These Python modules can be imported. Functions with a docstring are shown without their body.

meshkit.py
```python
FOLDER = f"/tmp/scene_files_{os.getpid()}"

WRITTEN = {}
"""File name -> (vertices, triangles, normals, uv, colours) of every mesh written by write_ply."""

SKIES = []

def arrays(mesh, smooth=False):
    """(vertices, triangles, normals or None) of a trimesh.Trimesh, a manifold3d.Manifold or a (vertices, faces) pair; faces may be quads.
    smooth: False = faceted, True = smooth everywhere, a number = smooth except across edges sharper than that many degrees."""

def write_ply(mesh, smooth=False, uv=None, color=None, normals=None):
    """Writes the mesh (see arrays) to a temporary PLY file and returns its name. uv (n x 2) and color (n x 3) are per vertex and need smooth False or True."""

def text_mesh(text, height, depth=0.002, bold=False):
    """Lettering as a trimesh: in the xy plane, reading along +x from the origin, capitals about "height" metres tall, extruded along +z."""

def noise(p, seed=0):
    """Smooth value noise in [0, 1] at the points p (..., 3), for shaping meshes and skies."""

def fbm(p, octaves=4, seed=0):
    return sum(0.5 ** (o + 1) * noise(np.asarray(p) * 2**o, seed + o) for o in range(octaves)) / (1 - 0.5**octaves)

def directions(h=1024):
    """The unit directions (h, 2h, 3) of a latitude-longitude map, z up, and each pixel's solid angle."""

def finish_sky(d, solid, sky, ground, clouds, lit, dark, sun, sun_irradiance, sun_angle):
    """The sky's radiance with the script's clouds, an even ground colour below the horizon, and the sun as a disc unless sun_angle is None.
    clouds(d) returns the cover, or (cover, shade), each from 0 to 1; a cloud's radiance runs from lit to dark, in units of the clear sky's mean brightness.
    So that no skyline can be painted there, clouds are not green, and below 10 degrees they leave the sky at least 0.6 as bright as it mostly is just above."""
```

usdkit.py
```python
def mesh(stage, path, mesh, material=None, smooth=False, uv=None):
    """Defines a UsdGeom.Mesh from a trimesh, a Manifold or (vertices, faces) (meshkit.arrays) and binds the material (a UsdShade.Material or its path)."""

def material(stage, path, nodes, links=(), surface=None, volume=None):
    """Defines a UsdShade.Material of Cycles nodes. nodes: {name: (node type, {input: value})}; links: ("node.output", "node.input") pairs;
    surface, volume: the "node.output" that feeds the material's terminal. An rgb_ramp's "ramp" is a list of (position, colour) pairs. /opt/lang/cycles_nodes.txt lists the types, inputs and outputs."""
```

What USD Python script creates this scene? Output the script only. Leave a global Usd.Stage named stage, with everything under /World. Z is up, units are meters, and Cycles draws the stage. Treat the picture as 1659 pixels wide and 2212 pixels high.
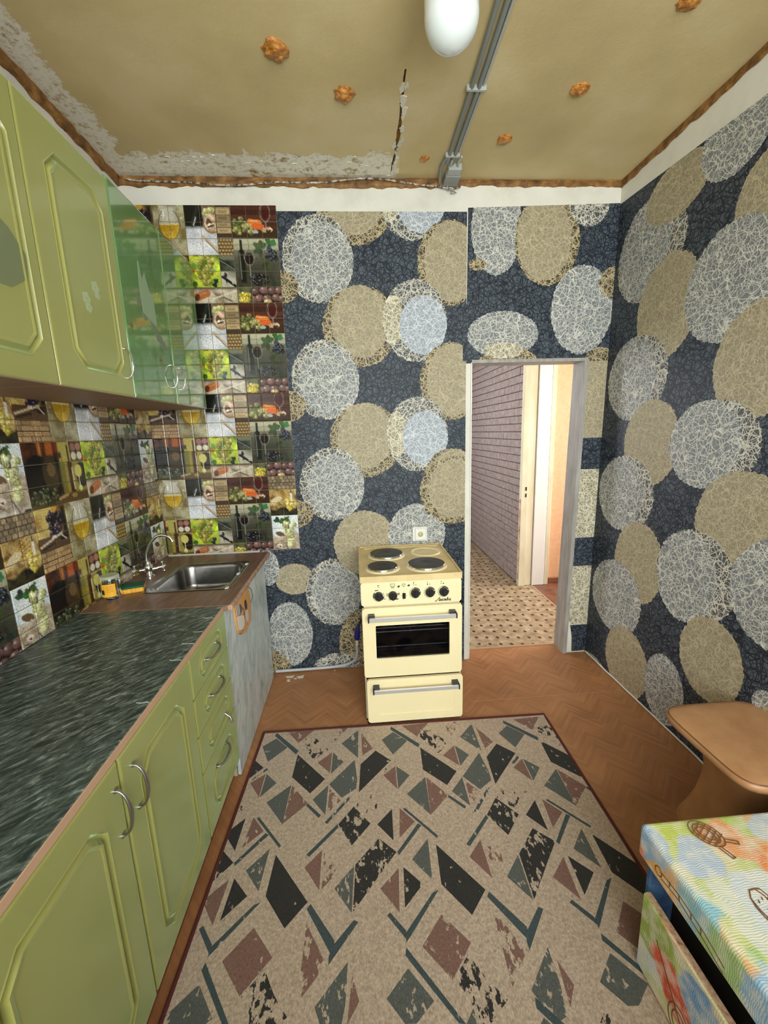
import math, random
import numpy as np
import trimesh
import shapely
from shapely.geometry import Polygon, Point, LineString, box as sbox
from shapely.ops import unary_union
from shapely import affinity
import usdkit, meshkit
from pxr import Usd, UsdGeom, UsdLux, UsdShade, Gf, Sdf, Vt

rng = np.random.default_rng(7)
random.seed(7)
stage = Usd.Stage.CreateInMemory()
UsdGeom.SetStageUpAxis(stage, UsdGeom.Tokens.z)
UsdGeom.SetStageMetersPerUnit(stage, 1.0)
UsdGeom.Xform.Define(stage, '/World')
UsdGeom.Scope.Define(stage, '/World/Looks')

# ------------------------------------------------------------------ camera
FPX, PITCH, YAW, ROLL, CAMZ = 891.59, 0.1918, 0.0646, 0.0307, 1.5894
fw = np.array([math.sin(YAW) * math.cos(PITCH), math.cos(YAW) * math.cos(PITCH), -math.sin(PITCH)])
rt = np.array([math.cos(YAW), -math.sin(YAW), 0.0])
dn = np.cross(fw, rt)
r2 = math.cos(ROLL) * rt + math.sin(ROLL) * dn
d2 = -math.sin(ROLL) * rt + math.cos(ROLL) * dn
cam = UsdGeom.Camera.Define(stage, '/World/camera')
m = Gf.Matrix4d(*r2, 0, *(-d2), 0, *(-fw), 0, 0, 0, CAMZ, 1)
cam.AddTransformOp().Set(m)
cam.CreateHorizontalApertureAttr(24.0)
cam.CreateVerticalApertureAttr(32.0)
cam.CreateFocalLengthAttr(24.0 * FPX / 1659)
cam.CreateClippingRangeAttr(Gf.Vec2f(0.02, 100))
cam.CreateFStopAttr(0.0)
cam.CreateExposureAttr(-0.32)

# ------------------------------------------------------------------ light: overcast daylight through the window behind the camera and the far room's window
def rect(name, w, h, pos, rot, power, col):
    l = UsdLux.RectLight.Define(stage, '/World/' + name)
    l.CreateWidthAttr(w); l.CreateHeightAttr(h); l.CreateIntensityAttr(power); l.CreateColorAttr(Gf.Vec3f(*col))
    x = UsdGeom.Xformable(l); x.AddTranslateOp().Set(Gf.Vec3d(*pos)); x.AddRotateXYZOp().Set(Gf.Vec3f(*rot))
    return l
rect('window_daylight', 2.15, 1.9, (0.425, -1.06, 1.75), (90, 0, 0), 15.5, (0.98, 1.0, 0.99))
rect('hall_room_daylight', 1.5, 1.6, (3.3, 3.2, 1.6), (90, 0, 90), 14.0, (1.0, 0.97, 0.93))
rect('hall_daylight', 1.0, 1.4, (-0.35, 4.6, 1.9), (90, 0, -90), 11.0, (0.95, 0.96, 1.0))
dome = UsdLux.DomeLight.Define(stage, '/World/sky')
dome.CreateIntensityAttr(0.6); dome.CreateColorAttr(Gf.Vec3f(0.85, 0.92, 1.0))

# ------------------------------------------------------------------ helpers
def lin(*c):
    c = np.array(c, float) / 255.0
    return tuple(np.where(c <= 0.04045, c / 12.92, ((c + 0.055) / 1.055) ** 2.4))
LK = '/World/Looks/'
def pm(name, col, rough=0.5, **kw):
    p = {'base_color': col, 'roughness': rough}; p.update(kw)
    return usdkit.material(stage, LK + name, {'p': ('principled_bsdf', p)}, [], surface='p.BSDF')
def nm(name, ramp, scale=8.0, rough=0.5, detail=5.0, stretch=(1, 1, 1), rot=(0, 0, 0), bump=0.0, bscale=None, dist=0.0, **kw):
    """noise-ramped colour in world space"""
    p = {'roughness': rough}; p.update(kw)
    n = {'g': ('geometry', {}), 'r': ('vector_rotate', {'rotate_type': 'euler_xyz', 'rotation': rot}),
         'm': ('mapping', {'scale': stretch}), 'n': ('noise_texture', {'scale': scale, 'detail': detail, 'distortion': dist, 'roughness': 0.6}),
         'c': ('rgb_ramp', {'ramp': ramp}), 'p': ('principled_bsdf', p)}
    l = [('g.position', 'r.vector'), ('r.vector', 'm.vector'), ('m.vector', 'n.vector'), ('n.fac', 'c.fac'), ('c.color', 'p.base_color')]
    if bump:
        n['nb'] = ('noise_texture', {'scale': bscale or scale * 3, 'detail': 4.0})
        n['b'] = ('bump', {'strength': bump, 'distance': 0.004})
        l += [('m.vector', 'nb.vector'), ('nb.fac', 'b.height'), ('b.normal', 'p.normal')]
    return usdkit.material(stage, LK + name, n, l, surface='p.BSDF')

_um = usdkit.material
def _mat(st_, path, nodes, links=(), surface=None, volume=None):
    for k, (t, i) in nodes.items():
        if t == 'map_range': i.setdefault('clamp', True)
    return _um(st_, path, nodes, links, surface, volume)
usdkit.material = _mat
used = {}
def numbered(parent, name):
    k = parent + '/' + name
    i = used.get(k, 0); used[k] = i + 1
    return k if i == 0 else f'{k}_{i:03d}'
class Thing:
    def __init__(s, name, label, cat, loc=(0, 0, 0), group=None, kind=None):
        s.path = numbered('/World', name); s.loc = np.array(loc, float)
        x = UsdGeom.Xform.Define(stage, s.path); x.AddTranslateOp().Set(Gf.Vec3d(*map(float, loc)))
        p = x.GetPrim(); p.SetCustomDataByKey('label', label)
        if cat: p.SetCustomDataByKey('category', cat)
        if group: p.SetCustomDataByKey('group', group)
        if kind: p.SetCustomDataByKey('kind', kind)
    def part(s, name, mesh, mat, label=None, smooth=False, under=None, kind=None, attrs=None):
        if under is None: base = s.path
        else:
            base = under
        path = numbered(base, name)
        v, f, n = meshkit.arrays(mesh, smooth)
        u = usdkit.mesh(stage, path, (v - s.loc, f), mat)
        if n is not None:
            u.CreateNormalsAttr(Vt.Vec3fArray.FromNumpy(n.astype(np.float32))); u.SetNormalsInterpolation('vertex')
        for k, a in (attrs or {}).items():
            a = np.asarray(a, np.float32)
            api = UsdGeom.PrimvarsAPI(u)
            if a.ndim == 2: api.CreatePrimvar(k, Sdf.ValueTypeNames.Color3fArray, 'vertex').Set(Vt.Vec3fArray.FromNumpy(a))
            else: api.CreatePrimvar(k, Sdf.ValueTypeNames.FloatArray, 'vertex').Set(Vt.FloatArray.FromNumpy(a))
        pr = u.GetPrim()
        if label: pr.SetCustomDataByKey('label', label)
        if kind: pr.SetCustomDataByKey('kind', kind)
        return path
def many(t, name, meshes, mat, **kw): return [t.part(name, q, mat, **kw) for q in meshes]
def struct(name, label): return Thing(name, label, None, kind='structure')

cat = trimesh.util.concatenate
def box(x0, x1, y0, y1, z0, z1, ch=0.0):
    if ch <= 0:
        b = trimesh.creation.box([abs(x1 - x0), abs(y1 - y0), abs(z1 - z0)]); b.apply_translation([(x0 + x1) / 2, (y0 + y1) / 2, (z0 + z1) / 2]); return b
    pts = []
    for sx in (0, 1):
        for sy in (0, 1):
            for sz in (0, 1):
                c = np.array([(x0, x1)[sx], (y0, y1)[sy], (z0, z1)[sz]], float); i = np.array([1 - 2 * sx, 1 - 2 * sy, 1 - 2 * sz]) * ch
                for k in range(3):
                    q = c + i; q[k] = c[k]; pts.append(q)
    return trimesh.convex.convex_hull(np.array(pts))
def tube(pts, r, n=10, cap=True, sq=None):
    p = np.asarray(pts, float); k = len(p)
    t = np.gradient(p, axis=0); t /= np.linalg.norm(t, axis=1, keepdims=True) + 1e-12
    ref = np.array([0, 0, 1.0]) if abs(t[0][2]) < .9 else np.array([1.0, 0, 0])
    A = []; a = np.cross(t[0], ref); a /= np.linalg.norm(a)
    for i in range(k):
        a = a - t[i] * (a @ t[i]); a /= np.linalg.norm(a) + 1e-12; A.append(a)
    A = np.array(A); B = np.cross(t, A); r = np.broadcast_to(r, (k,)).astype(float)
    ang = np.arange(n) * 2 * math.pi / n
    sx, sy = sq or (1, 1)
    v = p[:, None] + r[:, None, None] * (sx * np.cos(ang)[None, :, None] * A[:, None] + sy * np.sin(ang)[None, :, None] * B[:, None])
    v = v.reshape(-1, 3); f = []
    for i in range(k - 1):
        for j in range(n):
            a0, a1, b0, b1 = i * n + j, i * n + (j + 1) % n, (i + 1) * n + j, (i + 1) * n + (j + 1) % n
            f += [[a0, a1, b1], [a0, b1, b0]]
    if cap:
        v = np.vstack([v, p[0], p[-1]])
        for j in range(n):
            f += [[k * n, (j + 1) % n, j], [k * n + 1, (k - 1) * n + j, (k - 1) * n + (j + 1) % n]]
    return trimesh.Trimesh(v, f, process=False)
def arc(fn, a0, a1, n): return [fn(a) for a in np.linspace(a0, a1, n)]
def lathe(prof, center, n=32, axis=2):
    """prof: (r, h) pairs bottom to top, closed by poles if r=0"""
    p = np.asarray(prof, float); k = len(p); ang = np.arange(n) * 2 * math.pi / n
    v = np.stack([p[:, 0][:, None] * np.cos(ang), p[:, 0][:, None] * np.sin(ang), np.repeat(p[:, 1][:, None], n, 1)], -1).reshape(-1, 3)
    f = []
    for i in range(k - 1):
        for j in range(n):
            a0, a1, b0, b1 = i * n + j, i * n + (j + 1) % n, (i + 1) * n + j, (i + 1) * n + (j + 1) % n
            f += [[a0, a1, b1], [a0, b1, b0]]
    if axis == 1: v = np.stack([v[:, 0], -v[:, 2], v[:, 1]], 1)     # axis towards -y
    if axis == 0: v = np.stack([v[:, 2], v[:, 0], v[:, 1]], 1)      # axis towards +x
    return trimesh.Trimesh(v + np.asarray(center, float), f, process=False)
def tri2(poly):
    v, f = trimesh.creation.triangulate_polygon(poly, engine='earcut'); return np.asarray(v), np.asarray(f)
def polys(g):
    if g.is_empty: return []
    return [q for q in getattr(g, 'geoms', [g]) if q.geom_type == 'Polygon' and q.area > 1e-7]
def prism(g, h, to3, lo=0.0):
    """extrudes a 2-D shape from lo to h along the third axis; to3 maps (u, v, w) arrays to points"""
    out = []
    for q in polys(g):
        e = trimesh.creation.extrude_polygon(q, h - lo, engine='earcut')
        v = np.asarray(e.vertices); w = to3(v[:, 0], v[:, 1], v[:, 2] + lo)
        out.append(trimesh.Trimesh(w, e.faces, process=False))
    mm = cat(out)
    if mm.is_volume and mm.volume < 0: mm.invert()
    if np.linalg.det(np.array(to3(np.array([1., 0, 0, 0]), np.array([0., 1, 0, 0]), np.array([0., 0, 1, 0])))[:3] - np.array(to3(np.array([0.] * 4), np.array([0.] * 4), np.array([0.] * 4)))[:3]) < 0 and False: mm.invert()
    return mm
def S(*a): return np.stack(np.broadcast_arrays(*a), -1).astype(float)
toXZ = lambda y0, s=-1: (lambda u, v, w: S(u, y0 + s * w, v))      # u=x, v=z, height towards -y (room) when s=-1
toYZ = lambda x0, s=1: (lambda u, v, w: S(x0 + s * w, u, v))       # u=y, v=z
toXY = lambda z0, s=1: (lambda u, v, w: S(u, v, z0 + s * w))
def rrect(x0, x1, y0, y1, r, n=5):
    return sbox(x0 + r, y0 + r, x1 - r, y1 - r).buffer(r, quad_segs=n)
def partition(base, shapes):
    """paints shapes over base in order; returns (polygon, attributes) pieces that do not overlap"""
    parts = [(base, shapes[0][1])]
    for g, a in shapes[1:]:
        g = g.intersection(base)
        if g.is_empty: continue
        parts = [(p.difference(g), q) for p, q in parts] + [(g, a)]
    return [(q, a) for p, a in parts for q in polys(p)]
def part_mesh(pieces, to3, flip=False):
    V, F, A, n = [], [], {}, 0
    for q, a in pieces:
        v, f = tri2(q)
        V.append(to3(v[:, 0], v[:, 1], np.zeros(len(v)))); F.append(f + n); n += len(v)
        for k, x in a.items(): A.setdefault(k, []).append(np.repeat([x], len(v), 0))
    V, F = np.vstack(V), np.vstack(F)
    if flip: F = F[:, ::-1]
    return (V, F), {k: np.concatenate(x) for k, x in A.items()}
def ribbon2(pts, w):
    return LineString(pts).buffer(w / 2, cap_style=1, quad_segs=3)
D, LX, HC = 2.614, -1.215, 2.978
def rx(z): return 1.583 + 0.0105 * np.asarray(z, float)

# ------------------------------------------------------------------ materials
def web(name, plane):
    """wallpaper print: nets of printed thread over a ground, colours and density read from the print's shapes"""
    rot = {'xz': (math.pi / 2, 0, 0), 'yz': (math.pi / 2, 0, -math.pi / 2)}[plane]
    n = {'g': ('geometry', {}), 'wn': ('noise_texture', {'scale': 14.0, 'detail': 1.0}), 'ws': ('vector_math', {'math_type': 'subtract', 'vector2': (.5, .5, .5)}),
         'wm': ('vector_math', {'math_type': 'scale', 'scale': 0.035}), 'wa': ('vector_math', {'math_type': 'add'}),
         'ga': ('attribute', {'attribute': 'gr'}), 'ta': ('attribute', {'attribute': 'th'}), 'ca': ('attribute', {'attribute': 'cv'}),
         'mx': ('mix', {}), 'p': ('principled_bsdf', {'roughness': 0.5, 'specular_ior_level': 0.3}),
         'fn': ('noise_texture', {'scale': 150.0, 'detail': 3.0}), 'fr': ('map_range', {'from_min': .3, 'from_max': .7, 'to_min': .78, 'to_max': 1.2}), 'mul': ('vector_math', {'math_type': 'multiply'}),
         'bp': ('bump', {'strength': .25, 'distance': .002})}
    l = [('g.position', 'wn.vector'), ('wn.color', 'ws.vector1'), ('ws.vector', 'wm.vector1'), ('g.position', 'wa.vector1'), ('wm.vector', 'wa.vector2'), ('g.position', 'fn.vector'), ('fn.fac', 'fr.value')]
    masks = []
    for i, (sc, w) in enumerate([(27, .052), (17, .036), (40, .05)]):
        n |= {f'm{i}': ('mapping', {'location': (i * 3.7, i * 1.3, i * 2.9), 'rotation': (0.5 * i, 0.3 * i, 0.7 * i)}),
              f'v{i}': ('voronoi_texture', {'feature': 'distance_to_edge', 'scale': float(sc)}),
              f'w{i}': ('math', {'math_type': 'multiply', 'value2': w * 1.0}),
              f'd{i}': ('math', {'math_type': 'divide'}),
              f's{i}': ('map_range', {'range_type': 'smoothstep', 'from_min': .35, 'from_max': 1.0, 'to_min': 1.0, 'to_max': 0.0})}
        l += [('wa.vector', f'm{i}.vector'), (f'm{i}.vector', f'v{i}.vector'), ('ca.fac', f'w{i}.value1'), (f'v{i}.distance', f'd{i}.value1'), (f'w{i}.value', f'd{i}.value2'), (f'd{i}.value', f's{i}.value')]
        masks.append(f's{i}.result')
    for i, (sc, lv, wd_) in enumerate([(13.0, .5, .009), (17.0, .43, .011), (9.0, .56, .006)]):
        n |= {f'im{i}': ('mapping', {'location': (i * 5.1 + 2, i * 2.3, i * 1.9)}), f'in{i}': ('noise_texture', {'scale': sc, 'detail': 1.0, 'roughness': .4}), f'ia{i}': ('math', {'math_type': 'subtract', 'value2': lv}), f'ib{i}': ('math', {'math_type': 'absolute'}),
              f'iw{i}': ('math', {'math_type': 'multiply', 'value2': wd_}), f'id{i}': ('math', {'math_type': 'divide'}), f'is{i}': ('map_range', {'range_type': 'smoothstep', 'from_min': .35, 'from_max': 1.0, 'to_min': 1.0, 'to_max': 0.0})}
        l += [('g.position', f'im{i}.vector'), (f'im{i}.vector', f'in{i}.vector'), (f'in{i}.fac', f'ia{i}.value1'), (f'ia{i}.value', f'ib{i}.value1'), ('ca.fac', f'iw{i}.value1'), (f'ib{i}.value', f'id{i}.value1'), (f'iw{i}.value', f'id{i}.value2'), (f'id{i}.value', f'is{i}.value')]
        masks.append(f'is{i}.result')
    for j in range(5):
        n[f'x{j}'] = ('math', {'math_type': 'maximum'})
        l += [(masks[0] if j == 0 else f'x{j-1}.value', f'x{j}.value1'), (masks[j + 1], f'x{j}.value2')]
    l += [('x4.value', 'mx.fac'), ('ga.color', 'mx.color1'), ('ta.color', 'mx.color2'), ('mx.color', 'mul.vector1'), ('fr.result', 'mul.vector2'), ('mul.vector', 'p.base_color'), ('x4.value', 'bp.height'), ('bp.normal', 'p.normal')]
    return usdkit.material(stage, LK + name, n, l, surface='p.BSDF')
WEB = web('wallpaper_print', 'xz')
def printmat(name, rough, attr='print', spec=.5, grain=None, bumps=0):
    n = {'a': ('attribute', {'attribute': attr}), 'p': ('principled_bsdf', {'roughness': rough, 'specular_ior_level': spec})}
    l = []
    if grain:
        n |= {'g': ('geometry', {}), 'n': ('noise_texture', {'scale': grain, 'detail': 4.0}), 'r': ('map_range', {'from_min': .3, 'from_max': .7, 'to_min': .7, 'to_max': 1.3}), 'm': ('vector_math', {'math_type': 'multiply'})}
        l += [('g.position', 'n.vector'), ('n.fac', 'r.value'), ('a.color', 'm.vector1'), ('r.result', 'm.vector2'), ('m.vector', 'p.base_color')]
        if bumps:
            n['b'] = ('bump', {'strength': bumps, 'distance': .003}); l += [('n.fac', 'b.height'), ('b.normal', 'p.normal')]
    else: l += [('a.color', 'p.base_color')]
    return usdkit.material(stage, LK + name, n, l, surface='p.BSDF')
TILE = printmat('tile_print', .17, grain=140.0)
FLAT = printmat('flat_print', .4)
def rugmat():
    n = {'g': ('geometry', {}), 'a': ('attribute', {'attribute': 'print'}), 'w': ('attribute', {'attribute': 'worn'}),
         'm': ('mapping', {'scale': (1, .55, 1)}), 'n': ('noise_texture', {'scale': 42.0, 'detail': 3.0, 'roughness': .65}), 's': ('math', {'math_type': 'subtract'}), 'r': ('map_range', {'from_min': -.015, 'from_max': .015}),
         'rm': ('map_range', {'from_min': 0.0, 'from_max': 1.0, 'to_min': .22, 'to_max': .78}),
         'bn': ('noise_texture', {'scale': 90.0, 'detail': 3.0}), 'bc': ('rgb_ramp', {'ramp': [(.3, lin(168, 150, 132)), (.7, lin(197, 178, 159))]}),
         'fn': ('noise_texture', {'scale': 260.0, 'detail': 3.0}), 'fr': ('map_range', {'from_min': .25, 'from_max': .75, 'to_min': .72, 'to_max': 1.25}), 'mul': ('vector_math', {'math_type': 'multiply'}),
         'mx': ('mix', {}), 'b': ('bump', {'strength': .5, 'distance': .004}), 'p': ('principled_bsdf', {'roughness': .95, 'specular_ior_level': .1, 'sheen_weight': .1})}
    l = [('g.position', 'm.vector'), ('m.vector', 'n.vector'), ('w.fac', 'rm.value'), ('n.fac', 's.value1'), ('rm.result', 's.value2'), ('s.value', 'r.value'), ('g.position', 'bn.vector'), ('bn.fac', 'bc.fac'),
         ('r.result', 'mx.fac'), ('bc.color', 'mx.color1'), ('a.color', 'mx.color2'), ('m.vector', 'fn.vector'), ('fn.fac', 'fr.value'), ('mx.color', 'mul.vector1'), ('fr.result', 'mul.vector2'), ('mul.vector', 'p.base_color'), ('fn.fac', 'b.height'), ('b.normal', 'p.normal')]
    return usdkit.material(stage, LK + 'rug_print', n, l, surface='p.BSDF')
RUG = rugmat()
def ceilmat():
    """old limewash: ochre, blotched, with the paint peeled to white and grey filler along the left and far edges (wear with a shape of its own)"""
    n = {'g': ('geometry', {}), 'x': ('separate_xyz', {}), 'n1': ('noise_texture', {'scale': 2.2, 'detail': 5.0}), 'c1': ('rgb_ramp', {'ramp': [(.3, lin(190, 171, 127)), (.5, lin(204, 184, 136)), (.7, lin(216, 199, 157))]}),
         'n2': ('noise_texture', {'scale': 9.0, 'detail': 8.0, 'roughness': .7}), 'n3': ('noise_texture', {'scale': 22.0, 'detail': 6.0, 'roughness': .7}),
         'pc': ('rgb_ramp', {'ramp': [(.34, lin(150, 126, 92)), (.40, lin(196, 182, 152)), (.47, lin(226, 221, 204)), (.54, lin(232, 228, 214)), (.62, lin(212, 204, 182))]}),
         'ex': ('math', {'math_type': 'multiply_add', 'value2': -1.0, 'value3': -1.07}), 'ey': ('math', {'math_type': 'subtract', 'value2': 2.405}),
         'nx': ('math', {'math_type': 'multiply_add', 'value2': .30, 'value3': -.15}), 'ax': ('math', {'math_type': 'add'}), 'ny': ('math', {'math_type': 'multiply_add', 'value2': .30, 'value3': -.15}), 'ay': ('math', {'math_type': 'add'}),
         'lx': ('map_range', {'from_min': .27, 'from_max': .30, 'to_min': 1.0, 'to_max': .0}), 'sx': ('map_range', {'from_min': 0.0, 'from_max': .012}), 'sy': ('map_range', {'from_min': 0.0, 'from_max': .012}), 'my': ('math', {'math_type': 'multiply'}),
         'mxm': ('math', {'math_type': 'maximum'}), 'mx': ('mix', {}), 'b': ('bump', {'strength': .25, 'distance': .004}), 'hm': ('math', {'math_type': 'multiply_add', 'value2': -.8}), 'p': ('principled_bsdf', {'roughness': .7, 'specular_ior_level': .2})}
    l = [('g.position', 'x.vector'), ('g.position', 'n1.vector'), ('g.position', 'n2.vector'), ('g.position', 'n3.vector'), ('n1.fac', 'c1.fac'), ('n3.fac', 'pc.fac'), ('x.x', 'ex.value1'), ('x.y', 'ey.value1'),
         ('n2.fac', 'nx.value1'), ('nx.value', 'ax.value1'), ('ex.value', 'ax.value2'), ('n2.fac', 'ny.value1'), ('ny.value', 'ay.value1'), ('ey.value', 'ay.value2'), ('x.x', 'lx.value'), ('ax.value', 'sx.value'), ('ay.value', 'sy.value'),
         ('sy.result', 'my.value1'), ('lx.result', 'my.value2'), ('sx.result', 'mxm.value1'), ('my.value', 'mxm.value2'), ('mxm.value', 'mx.fac'), ('c1.color', 'mx.color1'), ('pc.color', 'mx.color2'), ('mx.color', 'p.base_color'),
         ('mxm.value', 'hm.value1'), ('n3.fac', 'hm.value3'), ('hm.value', 'b.height'), ('b.normal', 'p.normal')]
    return usdkit.material(stage, LK + 'ceiling_limewash', n, l, surface='p.BSDF')
CEIL = ceilmat()
def floormat():
    n = {'g': ('geometry', {}), 'x': ('separate_xyz', {}), 'bd': ('math', {'math_type': 'pingpong', 'value2': .115}), 'dv': ('math', {'math_type': 'multiply', 'value2': 1.05}), 'ad': ('math', {'math_type': 'add'}),
         'cb': ('combine_xyz', {}), 'm': ('mapping', {'scale': (3.5, 34, 1)}), 'n': ('noise_texture', {'scale': 1.0, 'detail': 5.0, 'roughness': .65}), 'n2': ('noise_texture', {'scale': 6.0, 'detail': 3.0}),
         'c': ('rgb_ramp', {'ramp': [(.28, lin(150, 100, 64)), (.48, lin(166, 115, 75)), (.62, lin(174, 124, 83)), (.8, lin(184, 136, 95))]}), 'm2': ('map_range', {'from_min': .25, 'from_max': .75, 'to_min': .85, 'to_max': 1.12}), 'mul': ('vector_math', {'math_type': 'multiply'}),
         'p': ('principled_bsdf', {'roughness': .42, 'specular_ior_level': .4})}
    l = [('g.position', 'x.vector'), ('x.x', 'bd.value1'), ('bd.value', 'dv.value1'), ('dv.value', 'ad.value1'), ('x.y', 'ad.value2'), ('x.x', 'cb.x'), ('ad.value', 'cb.y'), ('cb.vector', 'm.vector'), ('m.vector', 'n.vector'), ('g.position', 'n2.vector'),
         ('n.fac', 'c.fac'), ('n2.fac', 'm2.value'), ('c.color', 'mul.vector1'), ('m2.result', 'mul.vector2'), ('mul.vector', 'p.base_color')]
    return usdkit.material(stage, LK + 'parquet_print_linoleum', n, l, surface='p.BSDF')
FLOOR = floormat()
def hallfloor():
    n = {'g': ('geometry', {}), 'm': ('mapping', {'scale': (1, .8, 0), 'rotation': (0, 0, .1)}), 'v': ('voronoi_texture', {'feature': 'f1', 'metric': 'manhattan', 'dimensions': '2D', 'scale': 12.5, 'randomness': 0.0}), 'd': ('map_range', {'from_min': .18, 'from_max': .22, 'to_min': 1.0, 'to_max': 0.0}),
         'm2': ('mapping', {'scale': (1, .8, 0), 'rotation': (0, 0, .1), 'location': (.0, .0, 0)}), 'n': ('noise_texture', {'scale': 14.0, 'detail': 5.0}), 'c': ('rgb_ramp', {'ramp': [(.3, lin(128, 108, 84)), (.5, lin(156, 136, 108)), (.7, lin(182, 164, 136))]}),
         'mx': ('mix', {'color2': lin(66, 52, 42)}), 'p': ('principled_bsdf', {'roughness': .45, 'specular_ior_level': .3})}
    l = [('g.position', 'm.vector'), ('m.vector', 'v.vector'), ('v.distance', 'd.value'), ('g.position', 'n.vector'), ('n.fac', 'c.fac'), ('d.result', 'mx.fac'), ('c.color', 'mx.color1'), ('mx.color', 'p.base_color')]
    return usdkit.material(stage, LK + 'spotted_linoleum', n, l, surface='p.BSDF')
HALLF = hallfloor()
def marble(name, ramp, stretch, rot, scale, rough, dist=.6, second=None):
    n = {'g': ('geometry', {}), 'r': ('vector_rotate', {'rotate_type': 'euler_xyz', 'rotation': rot}), 'm': ('mapping', {'scale': stretch}), 'n': ('noise_texture', {'scale': scale, 'detail': 9.0, 'roughness': .72, 'distortion': dist}),
         'c': ('rgb_ramp', {'ramp': ramp}), 'p': ('principled_bsdf', {'roughness': rough})}
    l = [('g.position', 'r.vector'), ('r.vector', 'm.vector'), ('m.vector', 'n.vector'), ('n.fac', 'c.fac'), ('c.color', 'p.base_color')]
    return usdkit.material(stage, LK + name, n, l, surface='p.BSDF')
GREENTOP = marble('green_marble_laminate', [(.30, lin(26, 36, 33)), (.45, lin(58, 70, 65)), (.55, lin(94, 107, 100)), (.63, lin(142, 154, 146)), (.72, lin(198, 206, 197))], (2.6, 8.5, 1), (0, 0, -.80), 8.0, .30, .7)
BLUEMARBLE = marble('grey_marble_film', [(.28, lin(112, 134, 130)), (.42, lin(182, 196, 196)), (.55, lin(214, 222, 224)), (.75, lin(234, 238, 240))], (1, 1, .38), (.25, 0, 0), 16, .35, 1.2)
BROWNTOP = marble('brown_wood_laminate', [(.3, lin(96, 70, 56)), (.5, lin(122, 92, 76)), (.7, lin(146, 114, 96))], (30, 5, 30), (0, 0, .1), 1.5, .35, .3)
GREEN = pm('green_film', lin(151, 151, 84), .25, coat_weight=.35, coat_roughness=.12, sheen_weight=.55, sheen_roughness=.35, sheen_tint=(.55, .95, .55))
GREEN2 = pm('green_film_edge', lin(150, 182, 112), .28)
CARC = pm('cabinet_brown_board', lin(140, 106, 84), .5)
CARCG = pm('cabinet_beige_board', lin(196, 178, 150), .5)
CHROME = pm('chrome', (.86, .86, .86), .12, metallic=1.0)
SATIN = pm('satin_metal', (.42, .42, .41), .32, metallic=1.0)
STEEL = nm('stainless_steel', [(.3, (.24, .23, .22)), (.7, (.34, .33, .31))], 30, .27, stretch=(1, 6, 1), metallic=1.0)
ALU = pm('brushed_aluminium', (.88, .89, .9), .35, metallic=.7)
CREAM = nm('cream_enamel', [(.3, lin(242, 227, 180)), (.7, lin(247, 233, 190))], 3, .28)
CREAMTOP = nm('worn_cream_enamel', [(.3, lin(206, 182, 130)), (.55, lin(226, 204, 150)), (.8, lin(232, 212, 160))], 9, .4, detail=8)
IRON = nm('cast_iron', [(.3, (.016, .016, .017)), (.7, (.045, .045, .048))], 60, .42, bump=.3)
BLACK = pm('black_plastic', (.014, .014, .015), .35)
INK = pm('black_ink', (.02, .02, .02), .5)
WHITEP = pm('white_plastic', lin(232, 232, 226), .35)
OFFW = nm('old_white_paint', [(.3, lin(206, 200, 180)), (.6, lin(224, 219, 200)), (.8, lin(232, 228, 212))], 5, .55, bump=.15)
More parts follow.
